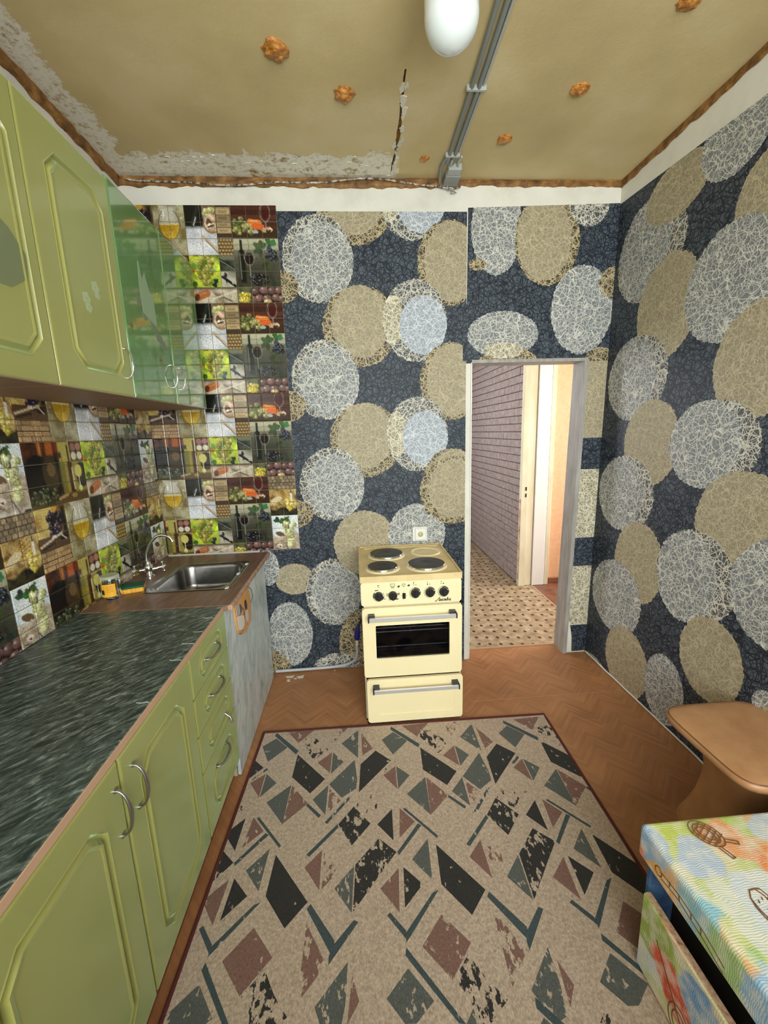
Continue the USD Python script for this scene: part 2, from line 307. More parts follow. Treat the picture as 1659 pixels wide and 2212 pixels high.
PLASTER = nm('white_plaster', [(.25, lin(208, 205, 192)), (.5, lin(226, 224, 213)), (.75, lin(234, 232, 222))], 4, .75, bump=.25, bscale=20)
GLUE = nm('brown_glue_residue', [(.25, lin(66, 42, 18)), (.45, lin(118, 80, 36)), (.62, lin(156, 112, 56)), (.8, lin(192, 156, 102))], 18, .6, bump=.7, bscale=60, detail=8)
BLOB = nm('dried_orange_glue', [(.3, lin(128, 76, 26)), (.5, lin(186, 122, 52)), (.7, lin(216, 160, 90))], 40, .35, bump=.5, bscale=120)
GREYPAINT = nm('grey_worn_paint', [(.3, lin(142, 138, 134)), (.55, lin(166, 163, 158)), (.75, lin(184, 181, 175))], 7, .5, stretch=(4, 4, .7), detail=7)
GREYPL = pm('grey_pvc', lin(146, 150, 146), .45)
GREYPL2 = pm('light_grey_pvc', lin(176, 180, 174), .45)
BRICKM = nm('mauve_brick_foam', [(.3, lin(132, 117, 113)), (.55, lin(154, 141, 138)), (.8, lin(182, 172, 169))], 26, .45, bump=.6, bscale=70)
BRICKJ = pm('brick_joint', lin(104, 88, 86), .8)
ORANGEW = nm('orange_wallpaper', [(.3, lin(218, 170, 128)), (.7, lin(228, 184, 144))], 30, .6)
HALLW = pm('hall_wall_paint', lin(170, 152, 140), .8)
BROWNB = pm('brown_skirting', lin(132, 82, 58), .5)
REDFLOOR = nm('red_brown_linoleum', [(.3, lin(84, 52, 40)), (.7, lin(140, 92, 68))], 9, .4, detail=7)
GROUT = nm('panel_joint', [(.3, lin(88, 78, 56)), (.7, lin(150, 138, 104))], 6, .5)
LEATHER = nm('tan_leatherette', [(.3, lin(176, 128, 86)), (.7, lin(194, 146, 102))], 12, .38, bump=.12, bscale=260)
PIPING = pm('dark_tan_piping', lin(120, 82, 50), .45)
BLUEF = nm('blue_fabric', [(.3, lin(52, 84, 124)), (.7, lin(88, 124, 164))], 20, .9)
CHIP = nm('chipboard_edge', [(.35, lin(150, 112, 84)), (.5, lin(196, 160, 130)), (.7, lin(214, 184, 156))], 70, .8, detail=6)
DARKW = pm('dark_gap', (.025, .018, .012), .9)
OPAL = pm('opal_glass', lin(222, 230, 230), .12, coat_weight=.6, subsurface_weight=.25, subsurface_scale=.02, subsurface_radius=(1, 1, 1))
GLASS = pm('clear_glass', (.95, 1, .97), .03, transmission_weight=1.0, ior=1.45)
OVENG = usdkit.material(stage, LK + 'oven_glass', {'t': ('transparent_bsdf', {'color': (.5, .5, .52)}), 'g': ('glossy_bsdf', {'color': (.45, .45, .48), 'roughness': .06}), 'f': ('fresnel', {'IOR': 1.5}), 'm': ('mix_closure', {})}, [('f.fac', 'm.fac'), ('t.BSDF', 'm.closure1'), ('g.BSDF', 'm.closure2')], surface='m.closure')
PANE = usdkit.material(stage, LK + 'window_glass', {'t': ('transparent_bsdf', {'color': (.97, .98, .97)}), 'g': ('glossy_bsdf', {'color': (1, 1, 1), 'roughness': .02}), 'f': ('fresnel', {'IOR': 1.45}), 'm': ('mix_closure', {})}, [('f.fac', 'm.fac'), ('t.BSDF', 'm.closure1'), ('g.BSDF', 'm.closure2')], surface='m.closure')
def fabric():
    n = {'g': ('geometry', {}), 'n': ('noise_texture', {'scale': 4.0, 'detail': 2.0, 'distortion': .8}), 'c': ('rgb_ramp', {'ramp': [(.30, lin(150, 186, 214)), (.38, lin(196, 214, 224)), (.44, lin(216, 222, 200)), (.49, lin(206, 214, 128)), (.54, lin(198, 208, 110)), (.57, lin(226, 206, 150)), (.61, lin(232, 168, 108)), (.66, lin(226, 128, 84)), (.72, lin(238, 226, 206))]}),
         'a': ('attribute', {'attribute': 'print'}), 'n2': ('noise_texture', {'scale': 26.0, 'detail': 3.0}), 'r2': ('map_range', {'from_min': .42, 'from_max': .62, 'to_min': 0.0, 'to_max': .55}), 'mx': ('mix', {'color2': lin(236, 230, 212)}), 'mm': ('vector_math', {'math_type': 'multiply_add'}),
         'w': ('wave_texture', {'wave_type': 'bands', 'bands_direction': 'y', 'scale': 62.0, 'distortion': 9.0, 'detail': 1.0, 'detail_scale': .6}), 'b': ('bump', {'strength': .22, 'distance': .0016}), 'p': ('principled_bsdf', {'roughness': .85, 'specular_ior_level': .2, 'sheen_weight': .1})}
    l = [('a.color', 'mx.color1'), ('g.position', 'n2.vector'), ('n2.fac', 'r2.value'), ('r2.result', 'mx.fac'), ('mx.color', 'p.base_color'), ('g.position', 'w.vector'), ('w.fac', 'b.height'), ('b.normal', 'p.normal')]
    return usdkit.material(stage, LK + 'nursery_print_fabric', n, l, surface='p.BSDF')
FABRIC = fabric()

# ------------------------------------------------------------------ the room
y0 = -1.0
fl = struct('floor', 'brown herringbone-print linoleum floor of the kitchen')
fl.part('linoleum', box(-1.33, 1.75, y0, D + .125, -.03, 0), FLOOR)
fl.part('linoleum_seam', cat([box(.62, 1.60, 2.155, 2.158, -.001, .0012), box(.75, 1.43, D + .118, D + .135, -.005, .008, .003)]), pm('lino_seam', lin(176, 140, 108), .6), label='pale joint and threshold strip')
hf = struct('floor_hall', 'beige linoleum with small dark diamonds in the hallway')
hf.part('linoleum', box(-.5, 1.74, D + .125, 6.3, -.03, 0.001), HALLF)
hf2 = struct('floor_far_room', 'red-brown linoleum in the room beyond the hallway')
hf2.part('linoleum', box(1.74, 3.5, D + .125, 6.3, -.03, 0.0), REDFLOOR)
hf2.part('joint_strip', box(1.733, 1.747, 2.8, 3.9, 0, .004), pm('joint_strip', lin(176, 150, 124), .5))

ce = struct('ceiling', 'stained ochre ceiling with peeled white edges and a cracked slab joint')
jag = lambda pts, a: [(x + rng.uniform(-a, a), y + rng.uniform(-a, a) * .5) for x, y in pts]
yy = np.linspace(1.90, 2.60, 34)
wd = .004 + .010 * np.clip(np.sin((yy - 1.9) / .7 * 3.1), .1, 1) * rng.uniform(.25, 1.0, len(yy))
cx = .268 + .006 * np.sin(yy * 9)
crack = Polygon([(x - w, y) for x, y, w in zip(cx, yy, wd)] + [(x + w * .6, y) for x, y, w in zip(cx[::-1], yy[::-1], wd[::-1])]).buffer(0)
ce.part('plaster', prism(sbox(-1.33, y0 - .12, 1.75, D + .12).difference(crack), .02, toXY(HC)), CEIL)
ce.part('slab', box(-1.33, 1.75, y0 - .12, D + .12, HC + .018, HC + .16), GLUE)
fl_pts = []
for k in range(46):                                                  # lifted flakes of white filler along the joint and the far edge
    if k < 30: px, py, s = .275 + rng.normal(0, .012), rng.uniform(1.93, 2.6), rng.uniform(.006, .02)
    else: px, py, s = rng.uniform(-1.0, .24), rng.uniform(2.42, 2.5), rng.uniform(.004, .010)
    a = np.sort(rng.uniform(0, 2 * math.pi, 7)); fl_pts.append(Polygon([(px + s * rng.uniform(.5, 1.2) * (.8 if k < 30 else 1.6) * math.cos(t), py + s * rng.uniform(.5, 1.2) * (2.0 if k < 30 else .6) * math.sin(t)) for t in a]).buffer(0))
ce.part('plaster_flake', prism(unary_union(fl_pts), .003, toXY(HC, -1)), OFFW, label='raised flakes of white filler along the joint', kind='stuff')
def blob(x, y, s, seed):
    b = trimesh.creation.icosphere(4, 1.0); v = np.array(b.vertices)
    nn = meshkit.fbm(v * 2.3 + seed * 7.1, 4, seed); r = .72 + .55 * nn
    r *= 1 + .18 * np.clip((meshkit.noise(v * 2.6 + seed, seed + 3) - .55) * 6, 0, 1)
    v = v * r[:, None] * np.array([s, s, s * .45])
    b.vertices = v + [x, y, HC]; return b
for i, (x, y, s) in enumerate([(-.228, 1.827, .043), (.019, 2.026, .040), (.425, 2.431, .022), (.792, 2.279, .033), (1.006, 1.973, .034), (1.183, 1.602, .036)]):
    ce.part('glue_blob', blob(x, y, s, i), BLOB, smooth=True, label=None)

# wallpaper styles: ground colour, thread colour, thread density
STY = {'N': (lin(80, 90, 100), lin(30, 36, 47), 1.3), 'W': (lin(124, 129, 132), lin(210, 209, 200), .8), 'WH': (lin(86, 87, 86), lin(208, 205, 193), 1.0), 'C': (lin(150, 143, 120), lin(222, 216, 192), 1.05),
       'T': (lin(154, 144, 120), lin(188, 177, 146), .85), 'TH': (lin(76, 68, 55), lin(186, 171, 134), 1.2), 'B': (lin(156, 164, 174), lin(214, 220, 226), .75)}
def att(s): g, t, c = STY[s]; return {'gr': np.array(g), 'th': np.array(t), 'cv': np.float32(c)}
def disc(u, v, ru, rv, seed):
    a = np.linspace(0, 2 * math.pi, 150, endpoint=False); r = np.random.default_rng(seed)
    k = 1 + .012 * np.sin(a * 37 + r.uniform(0, 6)) + .010 * np.sin(a * 61 + r.uniform(0, 6)) + .008 * np.sin(a * 9 + r.uniform(0, 6)) + r.uniform(-.009, .009, len(a))
    return Polygon(np.stack([u + ru * k * np.cos(a), v + rv * k * np.sin(a)], 1)).buffer(0)
CELL = [('WH', -0.166, 2.57, 0.202, 0.232), ('W', -0.143, 2.555, 0.179, 0.204), ('TH', 0.063, 2.204, 0.223, 0.228), ('T', 0.063, 2.232, 0.173, 0.2), ('TH', 0.599, 2.544, 0.191, 0.231), ('T', 0.611, 2.552, 0.162, 0.216), ('WH', 0.388, 2.231, 0.193, 0.23), ('C', 0.258, 2.239, 0.062, 0.139), ('B', 0.438, 2.208, 0.143, 0.168)]
TOP = [('TH', -0.407, 2.423, 0.123, 0.093), ('TH', 0.079, 2.793, 0.198, 0.149), ('T', 0.068, 2.825, 0.185, 0.144), ('WH', 0.401, 2.854, 0.188, 0.187)]
LOW = [('T', -0.432, 0.658, 0.127, 0.106), ('WH', -0.182, 0.55, 0.184, 0.233), ('W', -0.164, 0.538, 0.166, 0.201), ('W', -0.487, 0.27, 0.148, 0.23), ('TH', 0.007, 0.156, 0.172, 0.27), ('WH', -0.189, -0.016, 0.167, 0.127), ('TH', -0.651, 0.029, 0.145, 0.136), ('T', 0.04, 0.879, 0.205, 0.216), ('W', -0.602, 0.744, 0.076, 0.122), ('W', 0.38, 0.924, 0.189, 0.203), ('TH', 0.626, 1.204, 0.22, 0.219), ('T', 0.635, 1.214, 0.174, 0.191)]
HEAD = [('W', 0.875, 2.728, 0.151, 0.248), ('TH', 1.182, 2.67, 0.196, 0.249), ('T', 1.164, 2.671, 0.164, 0.224), ('WH', 1.425, 2.871, 0.123, 0.132), ('W', 1.415, 2.281, 0.194, 0.253), ('TH', 0.764, 2.537, 0.052, 0.032), ('W', 0.927, 2.149, 0.22, 0.133), ('TH', 0.966, 1.94, 0.212, 0.137), ('TH', 1.55, 1.97, 0.106, 0.097), ('TH', 1.611, 2.436, 0.095, 0.09), ('C', 0.933, 2.057, 0.123, 0.047)]
STRIP = [('T', 1.995, 1.514), ('N', 1.512, 1.309), ('C', 1.307, 0.849), ('N', 0.846, 0.646), ('C', 0.642, 0.215), ('N', 0.21, 0.01)]
RIGHT = [('WH', 2.32, 2.488, 0.261, 0.242), ('W', 2.366, 2.51, 0.203, 0.241), ('T', 2.16, 2.703, 0.21, 0.132), ('T', 1.657, 2.434, 0.143, 0.169), ('T', 2.147, 2.165, 0.218, 0.251), ('W', 1.79, 2.167, 0.234, 0.24), ('WH', 2.337, 1.84, 0.249, 0.231), ('W', 2.375, 1.846, 0.205, 0.222), ('T', 1.612, 1.823, 0.199, 0.23), ('W', 1.838, 2.755, 0.179, 0.167), ('T', 2.169, 1.485, 0.212, 0.233), ('WH', 1.778, 1.488, 0.242, 0.199), ('W', 1.822, 1.486, 0.198, 0.199), ('WH', 2.344, 1.184, 0.251, 0.224), ('W', 2.383, 1.177, 0.205, 0.22), ('T', 2.17, 0.805, 0.205, 0.237), ('T', 1.574, 1.157, 0.235, 0.23), ('WH', 1.783, 0.863, 0.234, 0.223), ('W', 1.829, 0.842, 0.183, 0.227), ('W', 2.343, 0.53, 0.241, 0.231), ('T', 2.188, 0.171, 0.197, 0.213), ('T', 1.635, 0.511, 0.172, 0.2), ('W', 1.879, 0.194, 0.141, 0.191), ('W', 2.495, -0.049, 0.155, 0.079), ('T', 1.412, 0.887, 0.07, 0.078), ('W', 1.385, 1.01, 0.074, 0.071), ('W', 1.349, 0.469, 0.067, 0.067)]
wb = struct('wall_back', 'far wall with doorway, patterned wallpaper and photo-print tile panels')
hole = Polygon([(.735, -.1), (1.425, -.1), (1.461, 1.998), (.735, 2.0)])
wb.part('plaster', prism(sbox(-1.33, 0, 1.75, HC).difference(hole), .12, toXZ(D, 1)), PLASTER)
corner = Polygon([(1.583, 0), (1.614, HC), (2, HC), (2, 0)])
roll = sbox(-.385, 0, .70, 2.815).union(sbox(-.64, 0, -.38, .868)).difference(hole)
headp = Polygon([(.700, 1.985), (.706, 2.835), (1.7, 2.865), (1.7, 1.985)]).difference(hole).difference(corner)
head2 = headp.union(sbox(.68, 1.998, .71, 2.32))
strip = sbox(1.40, .005, 1.7, 1.995).difference(hole.buffer(.004)).difference(corner)
roll = roll.difference(head2)
sh = [(None, att('N'))]
for k in range(-1, 5):
    for j, (s, u, v, a, b) in enumerate(CELL):
        z = v - .665 * k + (.03 if k > 1 else 0)
        if z > 1.1 or s == 'x': sh.append((disc(u + .006 * k, z, a, b, 100 + 20 * k + j), att(s)))
for j, (s, u, v, a, b) in enumerate(TOP):
    for k in range(4):
        if j == 0 and k < 3: sh.append((disc(u, v - .665 * k, a, b, 300 + k), att(s)))
for j, (s, u, v, a, b) in enumerate(LOW): sh.append((disc(u, v, a, b, 400 + j), att(s)))
pc = partition(roll, sh)
sh = [(None, att('N'))] + [(disc(u, v, a, b, 500 + j), att(s)) for j, (s, u, v, a, b) in enumerate(HEAD)]
hp = partition(head2, sh)
sh = [(None, att('C'))] + [(sbox(1.3, b, 1.8, a), att(s)) for s, a, b in STRIP]
for nme, pcs, off in (('wallpaper', pc, .0012), ('wallpaper', hp, .0022), ('wallpaper', partition(strip, sh), .0016)):
    (V, F), A = part_mesh(pcs, lambda u, v, w, off=off: S(u, D - off + 0 * u, v))
    wb.part(nme, (V, F), WEB, attrs=A)
# brown glue line left where the cove moulding was torn off
def residue(p0, p1, z0, z1, wdt, nx, nrm, seed):
    n = max(8, int(np.linalg.norm(np.subtract(p1, p0)) / .012)); mz = 6; V = []
    for i in range(n + 1):
        b = np.array(p0) + (np.array(p1) - np.array(p0)) * i / n
        for j in range(mz + 1):
            e = meshkit.fbm(np.array([[i * .22, j * .8, seed]]), 3, seed)[0]; z = z0 + (z1 - z0) * j / mz
            if j == 0: z += (e - .5) * .022
            V.append([b[0] + nrm[0] * wdt * (.25 + 1.2 * e) * (0 if j in (0,) else 1), b[1] + nrm[1] * wdt * (.25 + 1.2 * e) * (0 if j in (0,) else 1), z])
    F = []
    for i in range(n):
        for j in range(mz): a = i * (mz + 1) + j; F.append([a, a + mz + 1, a + mz + 2, a + 1])
    return np.array(V), np.array(F)
wb.part('glue_residue', residue((-1.21, D - .0005), (.66, D - .0005), 2.932, HC - .001, .012, 0, (0, -1), 3), GLUE, smooth=True)
wb.part('glue_residue', residue((.66, D - .0005), (1.61, D - .0005), 2.946, HC - .001, .007, 0, (0, -1), 5), GLUE, smooth=True)

wr = struct('wall_right', 'right wall papered with overlapping printed thread circles on navy')
Vr = []
for x, zz in ((0, 0), (.12, 0), (.12, HC), (0, HC)):
    for y in (y0 - .1, D): Vr.append([rx(zz) + x, y, zz])
Vr = np.array(Vr); wr.part('plaster', trimesh.convex.convex_hull(Vr), PLASTER)
paper = Polygon([(y0, 0.004), (D - .002, .004), (D - .002, 2.855), (1.75, 2.80), (y0, 2.80)])
sh = [(None, att('N'))]
for j, (s, u, v, a, b) in enumerate(RIGHT): sh.append((disc(u, v, a, b, 600 + j), att(s)))
rr = np.random.default_rng(3)
for k in range(26):                                                  # the print goes on towards the window
    s = ['T', 'W', 'T', 'WH'][k % 4]; u = 1.22 - .36 * (k // 4) + (.16 if k % 2 else 0); v = .3 + .62 * (k % 4) + .1 * ((k // 4) % 2)
    sh.append((disc(u, v, .21, .225, 700 + k), att(s)))
(V, F), A = part_mesh(partition(paper, sh), lambda u, v, w: S(rx(v) - .0015, u, v))
wr.part('wallpaper', (V, F), WEB, attrs=A)
wr.part('glue_residue', residue((1.612, y0), (1.612, D), 2.944, HC - .001, .007, 0, (-1, 0), 9), GLUE, smooth=True)
zz = np.linspace(.3, D - .02, 60)
wr.part('paper_edge', tube([(1.578 - .004 * meshkit.noise(np.array([[y * 14, 0, 0]]))[0], y, .006 + .008 * meshkit.noise(np.array([[y * 9, 3, 0]]))[0]) for y in zz], .005, 6), PLASTER, label='torn white paper edge along the floor')

wl = struct('wall_left', 'left wall covered with photo-print tile panels behind the kitchen units')
wl.part('plaster', box(LX - .12, LX, y0 - .1, D, 0, HC), PLASTER)
wl.part('glue_residue', residue((LX + .0005, y0), (LX + .0005, D), 2.93, HC - .001, .018, 0, (1, 0), 12), GLUE, smooth=True)
wf = struct('wall_front', 'wall with the window behind the viewer')
wf.part('plaster', prism(sbox(-1.33, 0, 1.75, HC).difference(sbox(-.65, .8, 1.50, 2.7)), .12, toXZ(y0 - .12, 1)), PLASTER)
wi = struct('window_1', 'white window behind the viewer')
fr = sbox(-.65, .8, 1.50, 2.7).difference(unary_union([sbox(-.65 + .06 + i * .717, .86, -.65 + .717 * (i + 1) - (.06 if i == 2 else .0), 2.64) for i in range(3)]))
wi.part('frame', prism(fr, .05, toXZ(y0 - .05, 1)), WHITEP)
wi.part('pane', box(-.61, 1.46, y0 - .035, y0 - .031, .84, 2.66), PANE)

# ------------------------------------------------------------------ doorway and hall
dr = struct('door_1', 'open doorway to the hallway with worn grey frame')
dr.part('frame_post', trimesh.convex.convex_hull(np.array([(x + dx, y, z) for (x, z) in ((1.425, 0), (1.461, 1.998)) for dx in (-.012, .014) for y in (D - .012, D + .125)])), GREYPAINT, label='worn grey painted frame post')
dr.part('frame_head', box(.735, 1.46, D - .010, D + .125, 1.985, 2.004), GREYPAINT)
dr.part('frame_post', box(.735, .738, D - .004, D + .125, 0, 1.99), GREYPAINT)
dr.part('corner_trim', box(.730, .7375, D - .010, D + .004, .012, 1.99, .002), WHITEP, label='white plastic corner trim')
dr.part('torn_paper', prism(Polygon([(1.436, .012), (1.478, .006), (1.474, .12), (1.46, .2), (1.441, .28)]), .004, toXZ(D - .003)), PLASTER, label='white torn paper at the foot of the frame')
wh = struct('wall_hall', 'hallway wall faced with mauve brick-pattern panels')
XB = 1.62
wh.part('joint_layer', box(XB, XB + .26, 3.93, 6.3, 0, 2.9), BRICKJ)
rows, bh, bl = 37, .0765, .205
n = 0; far = []
for j in range(32):
    for i in range(-1, 12):
        yb = 3.93 + (i + (.5 if j % 2 else 0)) * bl; a, b = max(3.932, yb + .004), min(6.28, yb + bl - .004)
        if b - a < .03: continue
        q = box(XB - .011 - rng.uniform(0, .004), XB + .004, a, b, .02 + j * bh + .004, .02 + (j + 1) * bh - .004, .003)
        if yb < 5.75 and n < 298: wh.part('brick', q, BRICKM); n += 1
        else: far.append(q)
wh.part('brick_far', cat(far), BRICKM, kind='stuff', label='bricks of the far end and top courses')
he = struct('wall_hall_end', 'plain walls and ceiling closing the hallway')
he.part('end_wall', box(-.6, 3.5, 6.3, 6.4, 0, 2.9), HALLW)
he.part('side_wall', prism(sbox(D + .12, 0, 6.4, 2.9).difference(sbox(4.1, 1.15, 5.1, 2.6)), .1, toYZ(-.6)), HALLW)
he.part('hall_ceiling', box(-.6, 3.5, D + .12, 6.4, 2.9, 3.0), OFFW)
he.part('room_back', prism(sbox(D + .12, 0, 6.4, 2.9).difference(sbox(2.45 + .2, .8, 4.0, 2.4)), .1, toYZ(3.4)), HALLW)
he.part('kitchen_back', box(1.75, 3.5, D, D + .12, 0, 2.9), HALLW)
wo = struct('wall_far_room', 'orange papered wall of the room beyond the hallway')
wo.part('orange_wallpaper', box(1.90, 3.4, 3.945, 4.05, 0, 2.9), ORANGEW)
wo.part('skirting', box(1.93, 3.4, 3.925, 3.945, 0, .06, .004), BROWNB)
d2 = struct('door_2', 'cream door casing at the end of the brick wall in the hallway')
CREAMP = nm('cream_gloss_paint', [(.3, lin(212, 204, 172)), (.6, lin(230, 224, 198)), (.8, lin(240, 236, 218))], 4, .4, stretch=(2, 2, .6))
d2.part('casing', box(1.60, 1.665, 3.885, 3.94, 0, 2.75, .004), CREAMP)
d2.part('jamb', box(1.672, 1.735, 3.905, 3.945, 0, 2.75, .003), CREAMP)
d2.part('leaf_edge', box(1.742, 1.868, 3.895, 3.945, 0, 2.75, .004), pm('white_gloss_paint', lin(238, 240, 236), .35), label='white door panel seen edge-on')
d2.part('stop_strip', box(1.874, 1.915, 3.902, 3.945, 0, 2.75, .003), CREAMP)
many(d2, 'lock_slot', [box(1.638, 1.652, 3.882, 3.886, .985, 1.02), box(1.638, 1.652, 3.882, 3.886, .92, .955)], DARKW)
d2.part('worn_edge', tube([(1.598 + .004 * math.sin(z * 40), 3.90, z) for z in np.linspace(.0, .9, 30)], .006, 6), CHIP, label='bare wood along the worn lower edge')

# ------------------------------------------------------------------ photo-print tiles: every tile a pillow-edged piece with its share of a printed picture
def fb(u, v, s, seed, o=4): return meshkit.fbm(np.stack([u * s, v * s, 0 * u + seed * 3.3], -1), o, seed)
class Pic:
    def __init__(s, u, v, base): s.u, s.v = u, v; s.c = np.repeat(np.array([lin(*base)]), len(u), 0)
    def put(s, mask, col):
        m = np.clip(mask, 0, 1)[:, None]; col = np.array(col); s.c = s.c * (1 - m) + col * m
    def soft(s, d, w=.03): return np.clip(.5 - d / w, 0, 1)
    def mottle(s, a, b, sc, seed, lo=.35, hi=.65, mask=1):
        t = np.clip((fb(s.u, s.v, sc, seed) - lo) / (hi - lo), 0, 1)[:, None]; col = np.array(lin(*a)) * (1 - t) + np.array(lin(*b)) * t
        mk = (np.ones(len(s.u)) * mask)[:, None]; s.c = s.c * (1 - mk) + col * mk
    def el(s, x, y, a, b, col, rot=0, ball=False, w=.12):
        du, dv = s.u - x, s.v - y; c, q = math.cos(rot), math.sin(rot); p, r = (du * c + dv * q) / a, (-du * q + dv * c) / b
        d = np.sqrt(p * p + r * r); col = np.array(lin(*col))
        if ball:
            sh = np.clip(1.15 - .55 * np.clip(d, 0, 1) ** 2 - .35 * (p + r), .25, 1.7)[:, None]; hl = np.clip(1 - ((p + .35) ** 2 + (r + .4) ** 2) * 12, 0, 1)[:, None] * .35
            cc = col * sh + hl
        else: cc = col
        s.put(np.clip((1 - d) / w, 0, 1), cc)
    def rc(s, x0, y0, x1, y1, col, w=.04):
        d = np.maximum(np.maximum(x0 - s.u, s.u - x1), np.maximum(y0 - s.v, s.v - y1)); s.put(s.soft(d, w), np.array(lin(*col)))
    def ln(s, x0, y0, x1, y1, t, col, w=.04):
        dx, dy = x1 - x0, y1 - y0; k = np.clip(((s.u - x0) * dx + (s.v - y0) * dy) / (dx * dx + dy * dy), 0, 1)
        d = np.hypot(s.u - x0 - k * dx, s.v - y0 - k * dy) - t / 2; s.put(s.soft(d, w), np.array(lin(*col)))
    def cluster(s, x, y, rx_, ry_, n, r, cols, seed, point=True):
        g = np.random.default_rng(seed)
        for _ in range(n):
            t = g.uniform(-1, 1); k = (1 - .5 * (t + 1) / 2 * 1.4) if point else math.sqrt(max(0, 1 - t * t))
            s.el(x + rx_ * k * g.uniform(-1, 1), y + ry_ * t, r, r, cols[g.integers(len(cols))], ball=True)
    def leaf(s, x, y, r, col, seed):
        g = np.random.default_rng(seed)
        for k in range(5): a = g.uniform(0, 6.3); s.el(x + r * .5 * math.cos(a), y + r * .5 * math.sin(a), r * .6, r * .35, [int(c * g.uniform(.6, 1.25)) for c in col], a)
def pic(name, u, v):
    if name == 'cobble':
        p = Pic(u, v, (70, 58, 44)); g = np.random.default_rng(1)
        for j in range(4):
            for i in range(7): t = g.uniform(.75, 1.15); p.rc(i * .31 + .02 + (j % 2) * .12 - .1, j * .25 + .02, i * .31 + .27 + (j % 2) * .12 - .1, j * .25 + .23, (int(150 * t), int(132 * t), int(104 * t)))
    elif name == 'wheat':
        p = Pic(u, v, (180, 140, 70)); p.mottle((110, 78, 34), (214, 186, 120), 3, 2)
        for k in range(14): p.ln(-.1 + k * .05, 1.0 - .01 * k, 1.3 + .04 * k, -.1 + .09 * k, .03, (226, 190, 96) if k % 2 else (140, 98, 40))
        p.el(.5, .8, .5, .22, (216, 200, 160), -.4); p.mottle((34, 28, 26), (60, 58, 30), 4, 3, mask=p.soft(1.45 + .12 * np.sin(u * 5) - v, .15))
        p.cluster(1.45, 1.15, .35, .5, 34, .10, [(216, 200, 90), (196, 176, 60), (232, 218, 130)], 4); p.rc(1.55, .3, 1.68, .9, (236, 232, 220)); p.rc(1.585, .0, 1.645, .3, (60, 40, 30))
    elif name == 'whitegrapes':
        p = Pic(u, v, (214, 226, 230)); p.mottle((192, 206, 212), (236, 242, 240), 1.5, 5)
        p.mottle((150, 130, 108), (196, 182, 160), 3, 5, mask=p.soft(1.5 + .25 * np.sin(u * 3) - v, .2))
        p.leaf(.55, .45, .4, (76, 104, 60), 6); p.leaf(1.0, .5, .38, (58, 88, 44), 7); p.leaf(1.15, .25, .25, (96, 124, 70), 8); p.ln(1.15, .2, 1.25, 1.0, .12, (66, 78, 40))
        p.el(.6, 1.45, .4, .2, (110, 84, 58), .4)
        p.cluster(1.32, 1.5, .48, .95, 60, .145, [(206, 208, 150), (190, 192, 126), (222, 222, 176), (168, 168, 104)], 9)
        p.ln(.15, 2.05, .75, 1.7, .2, (206, 190, 164)); p.ln(.1, 2.5, 1.1, 2.95, .04, (50, 40, 34)); p.mottle((150, 138, 122), (216, 206, 190), 3, 9, mask=p.soft(2.6 + .18 * np.sin(u * 4) - v, .08)); p.el(.5, 2.35, .22, .16, (226, 214, 200)); p.el(.52, 2.4, .09, .07, (120, 60, 50))
        p.ln(1.0, 2.4, 1.3, 2.98, .05, (40, 32, 28)); p.el(1.75, 2.95, .25, .1, (60, 54, 50)); p.cluster(1.3, 2.2, .16, .25, 10, .14, [(216, 216, 160)], 10)
    elif name == 'purple':
        p = Pic(u, v, (176, 146, 74)); p.mottle((206, 184, 110), (150, 100, 50), 1.3, 6); p.rc(-.1, 1.35, 2.1, 2.1, (86, 62, 44)); p.rc(1.5, -.1, 2.1, 1.5, (30, 24, 24), .5)
        p.cluster(1.15, .85, .55, .6, 46, .16, [(46, 32, 52), (34, 26, 44), (66, 44, 66), (28, 22, 34)], 11, False); p.el(1.2, .1, .2, .2, (196, 150, 60)); p.ln(.05, 1.75, 1.5, 1.35, .10, (206, 190, 160)); p.el(.95, 1.45, .14, .09, (220, 200, 170)); p.el(1.6, 1.6, .3, .12, (28, 24, 24)); p.ln(.1, 1.9, .9, 1.75, .12, (34, 26, 22)); p.ln(1.35, 1.35, 1.75, 1.7, .07, (206, 190, 164))
    elif name == 'corkrow':
        p = Pic(u, v, (52, 38, 26)); g = np.random.default_rng(2)
        for j in range(4):
            x = -.2 - .1 * (j % 2)
            while x < 2: L = g.uniform(.4, .6); t = g.uniform(.8, 1.12); p.rc(x, j * .25 + .02, x + L, j * .25 + .22, (int(186 * t), int(152 * t), int(108 * t))); p.ln(x + .1, j * .25 + .12, x + L - .1, j * .25 + .12, .02, (110, 82, 56)); x += L + .03
    elif name == 'glass':
        p = Pic(u, v, (150, 140, 104)); p.mottle((124, 108, 62), (182, 176, 142), 1.6, 7); p.mottle((228, 224, 206), (236, 234, 222), 4, 8, mask=np.clip((fb(u, v, 5, 8) - .62) * 12, 0, 1) * (v < 1.4))
        p.rc(.55, .1, 1.45, 1.1, (196, 194, 178), .3); k = np.abs(u - 1.0); w_ = .66 * np.sqrt(np.clip(1 - ((v - 1.15) / .92) ** 2, 0, 1)); ins = p.soft(k - w_, .06) * (v > .35)
        p.mottle((184, 180, 158), (206, 202, 184), 2, 9, mask=ins * .6); wine = ins * (v > 1.12); p.mottle((178, 140, 30), (220, 188, 72), 1.8, 10, mask=wine)
        p.put(p.soft(np.abs(v - 1.14) - .03, .05) * (k < w_), lin(232, 214, 140)); p.put(p.soft(np.abs(k - w_) - .03, .05) * (v > .35) * (v < 2.06), lin(84, 74, 46))
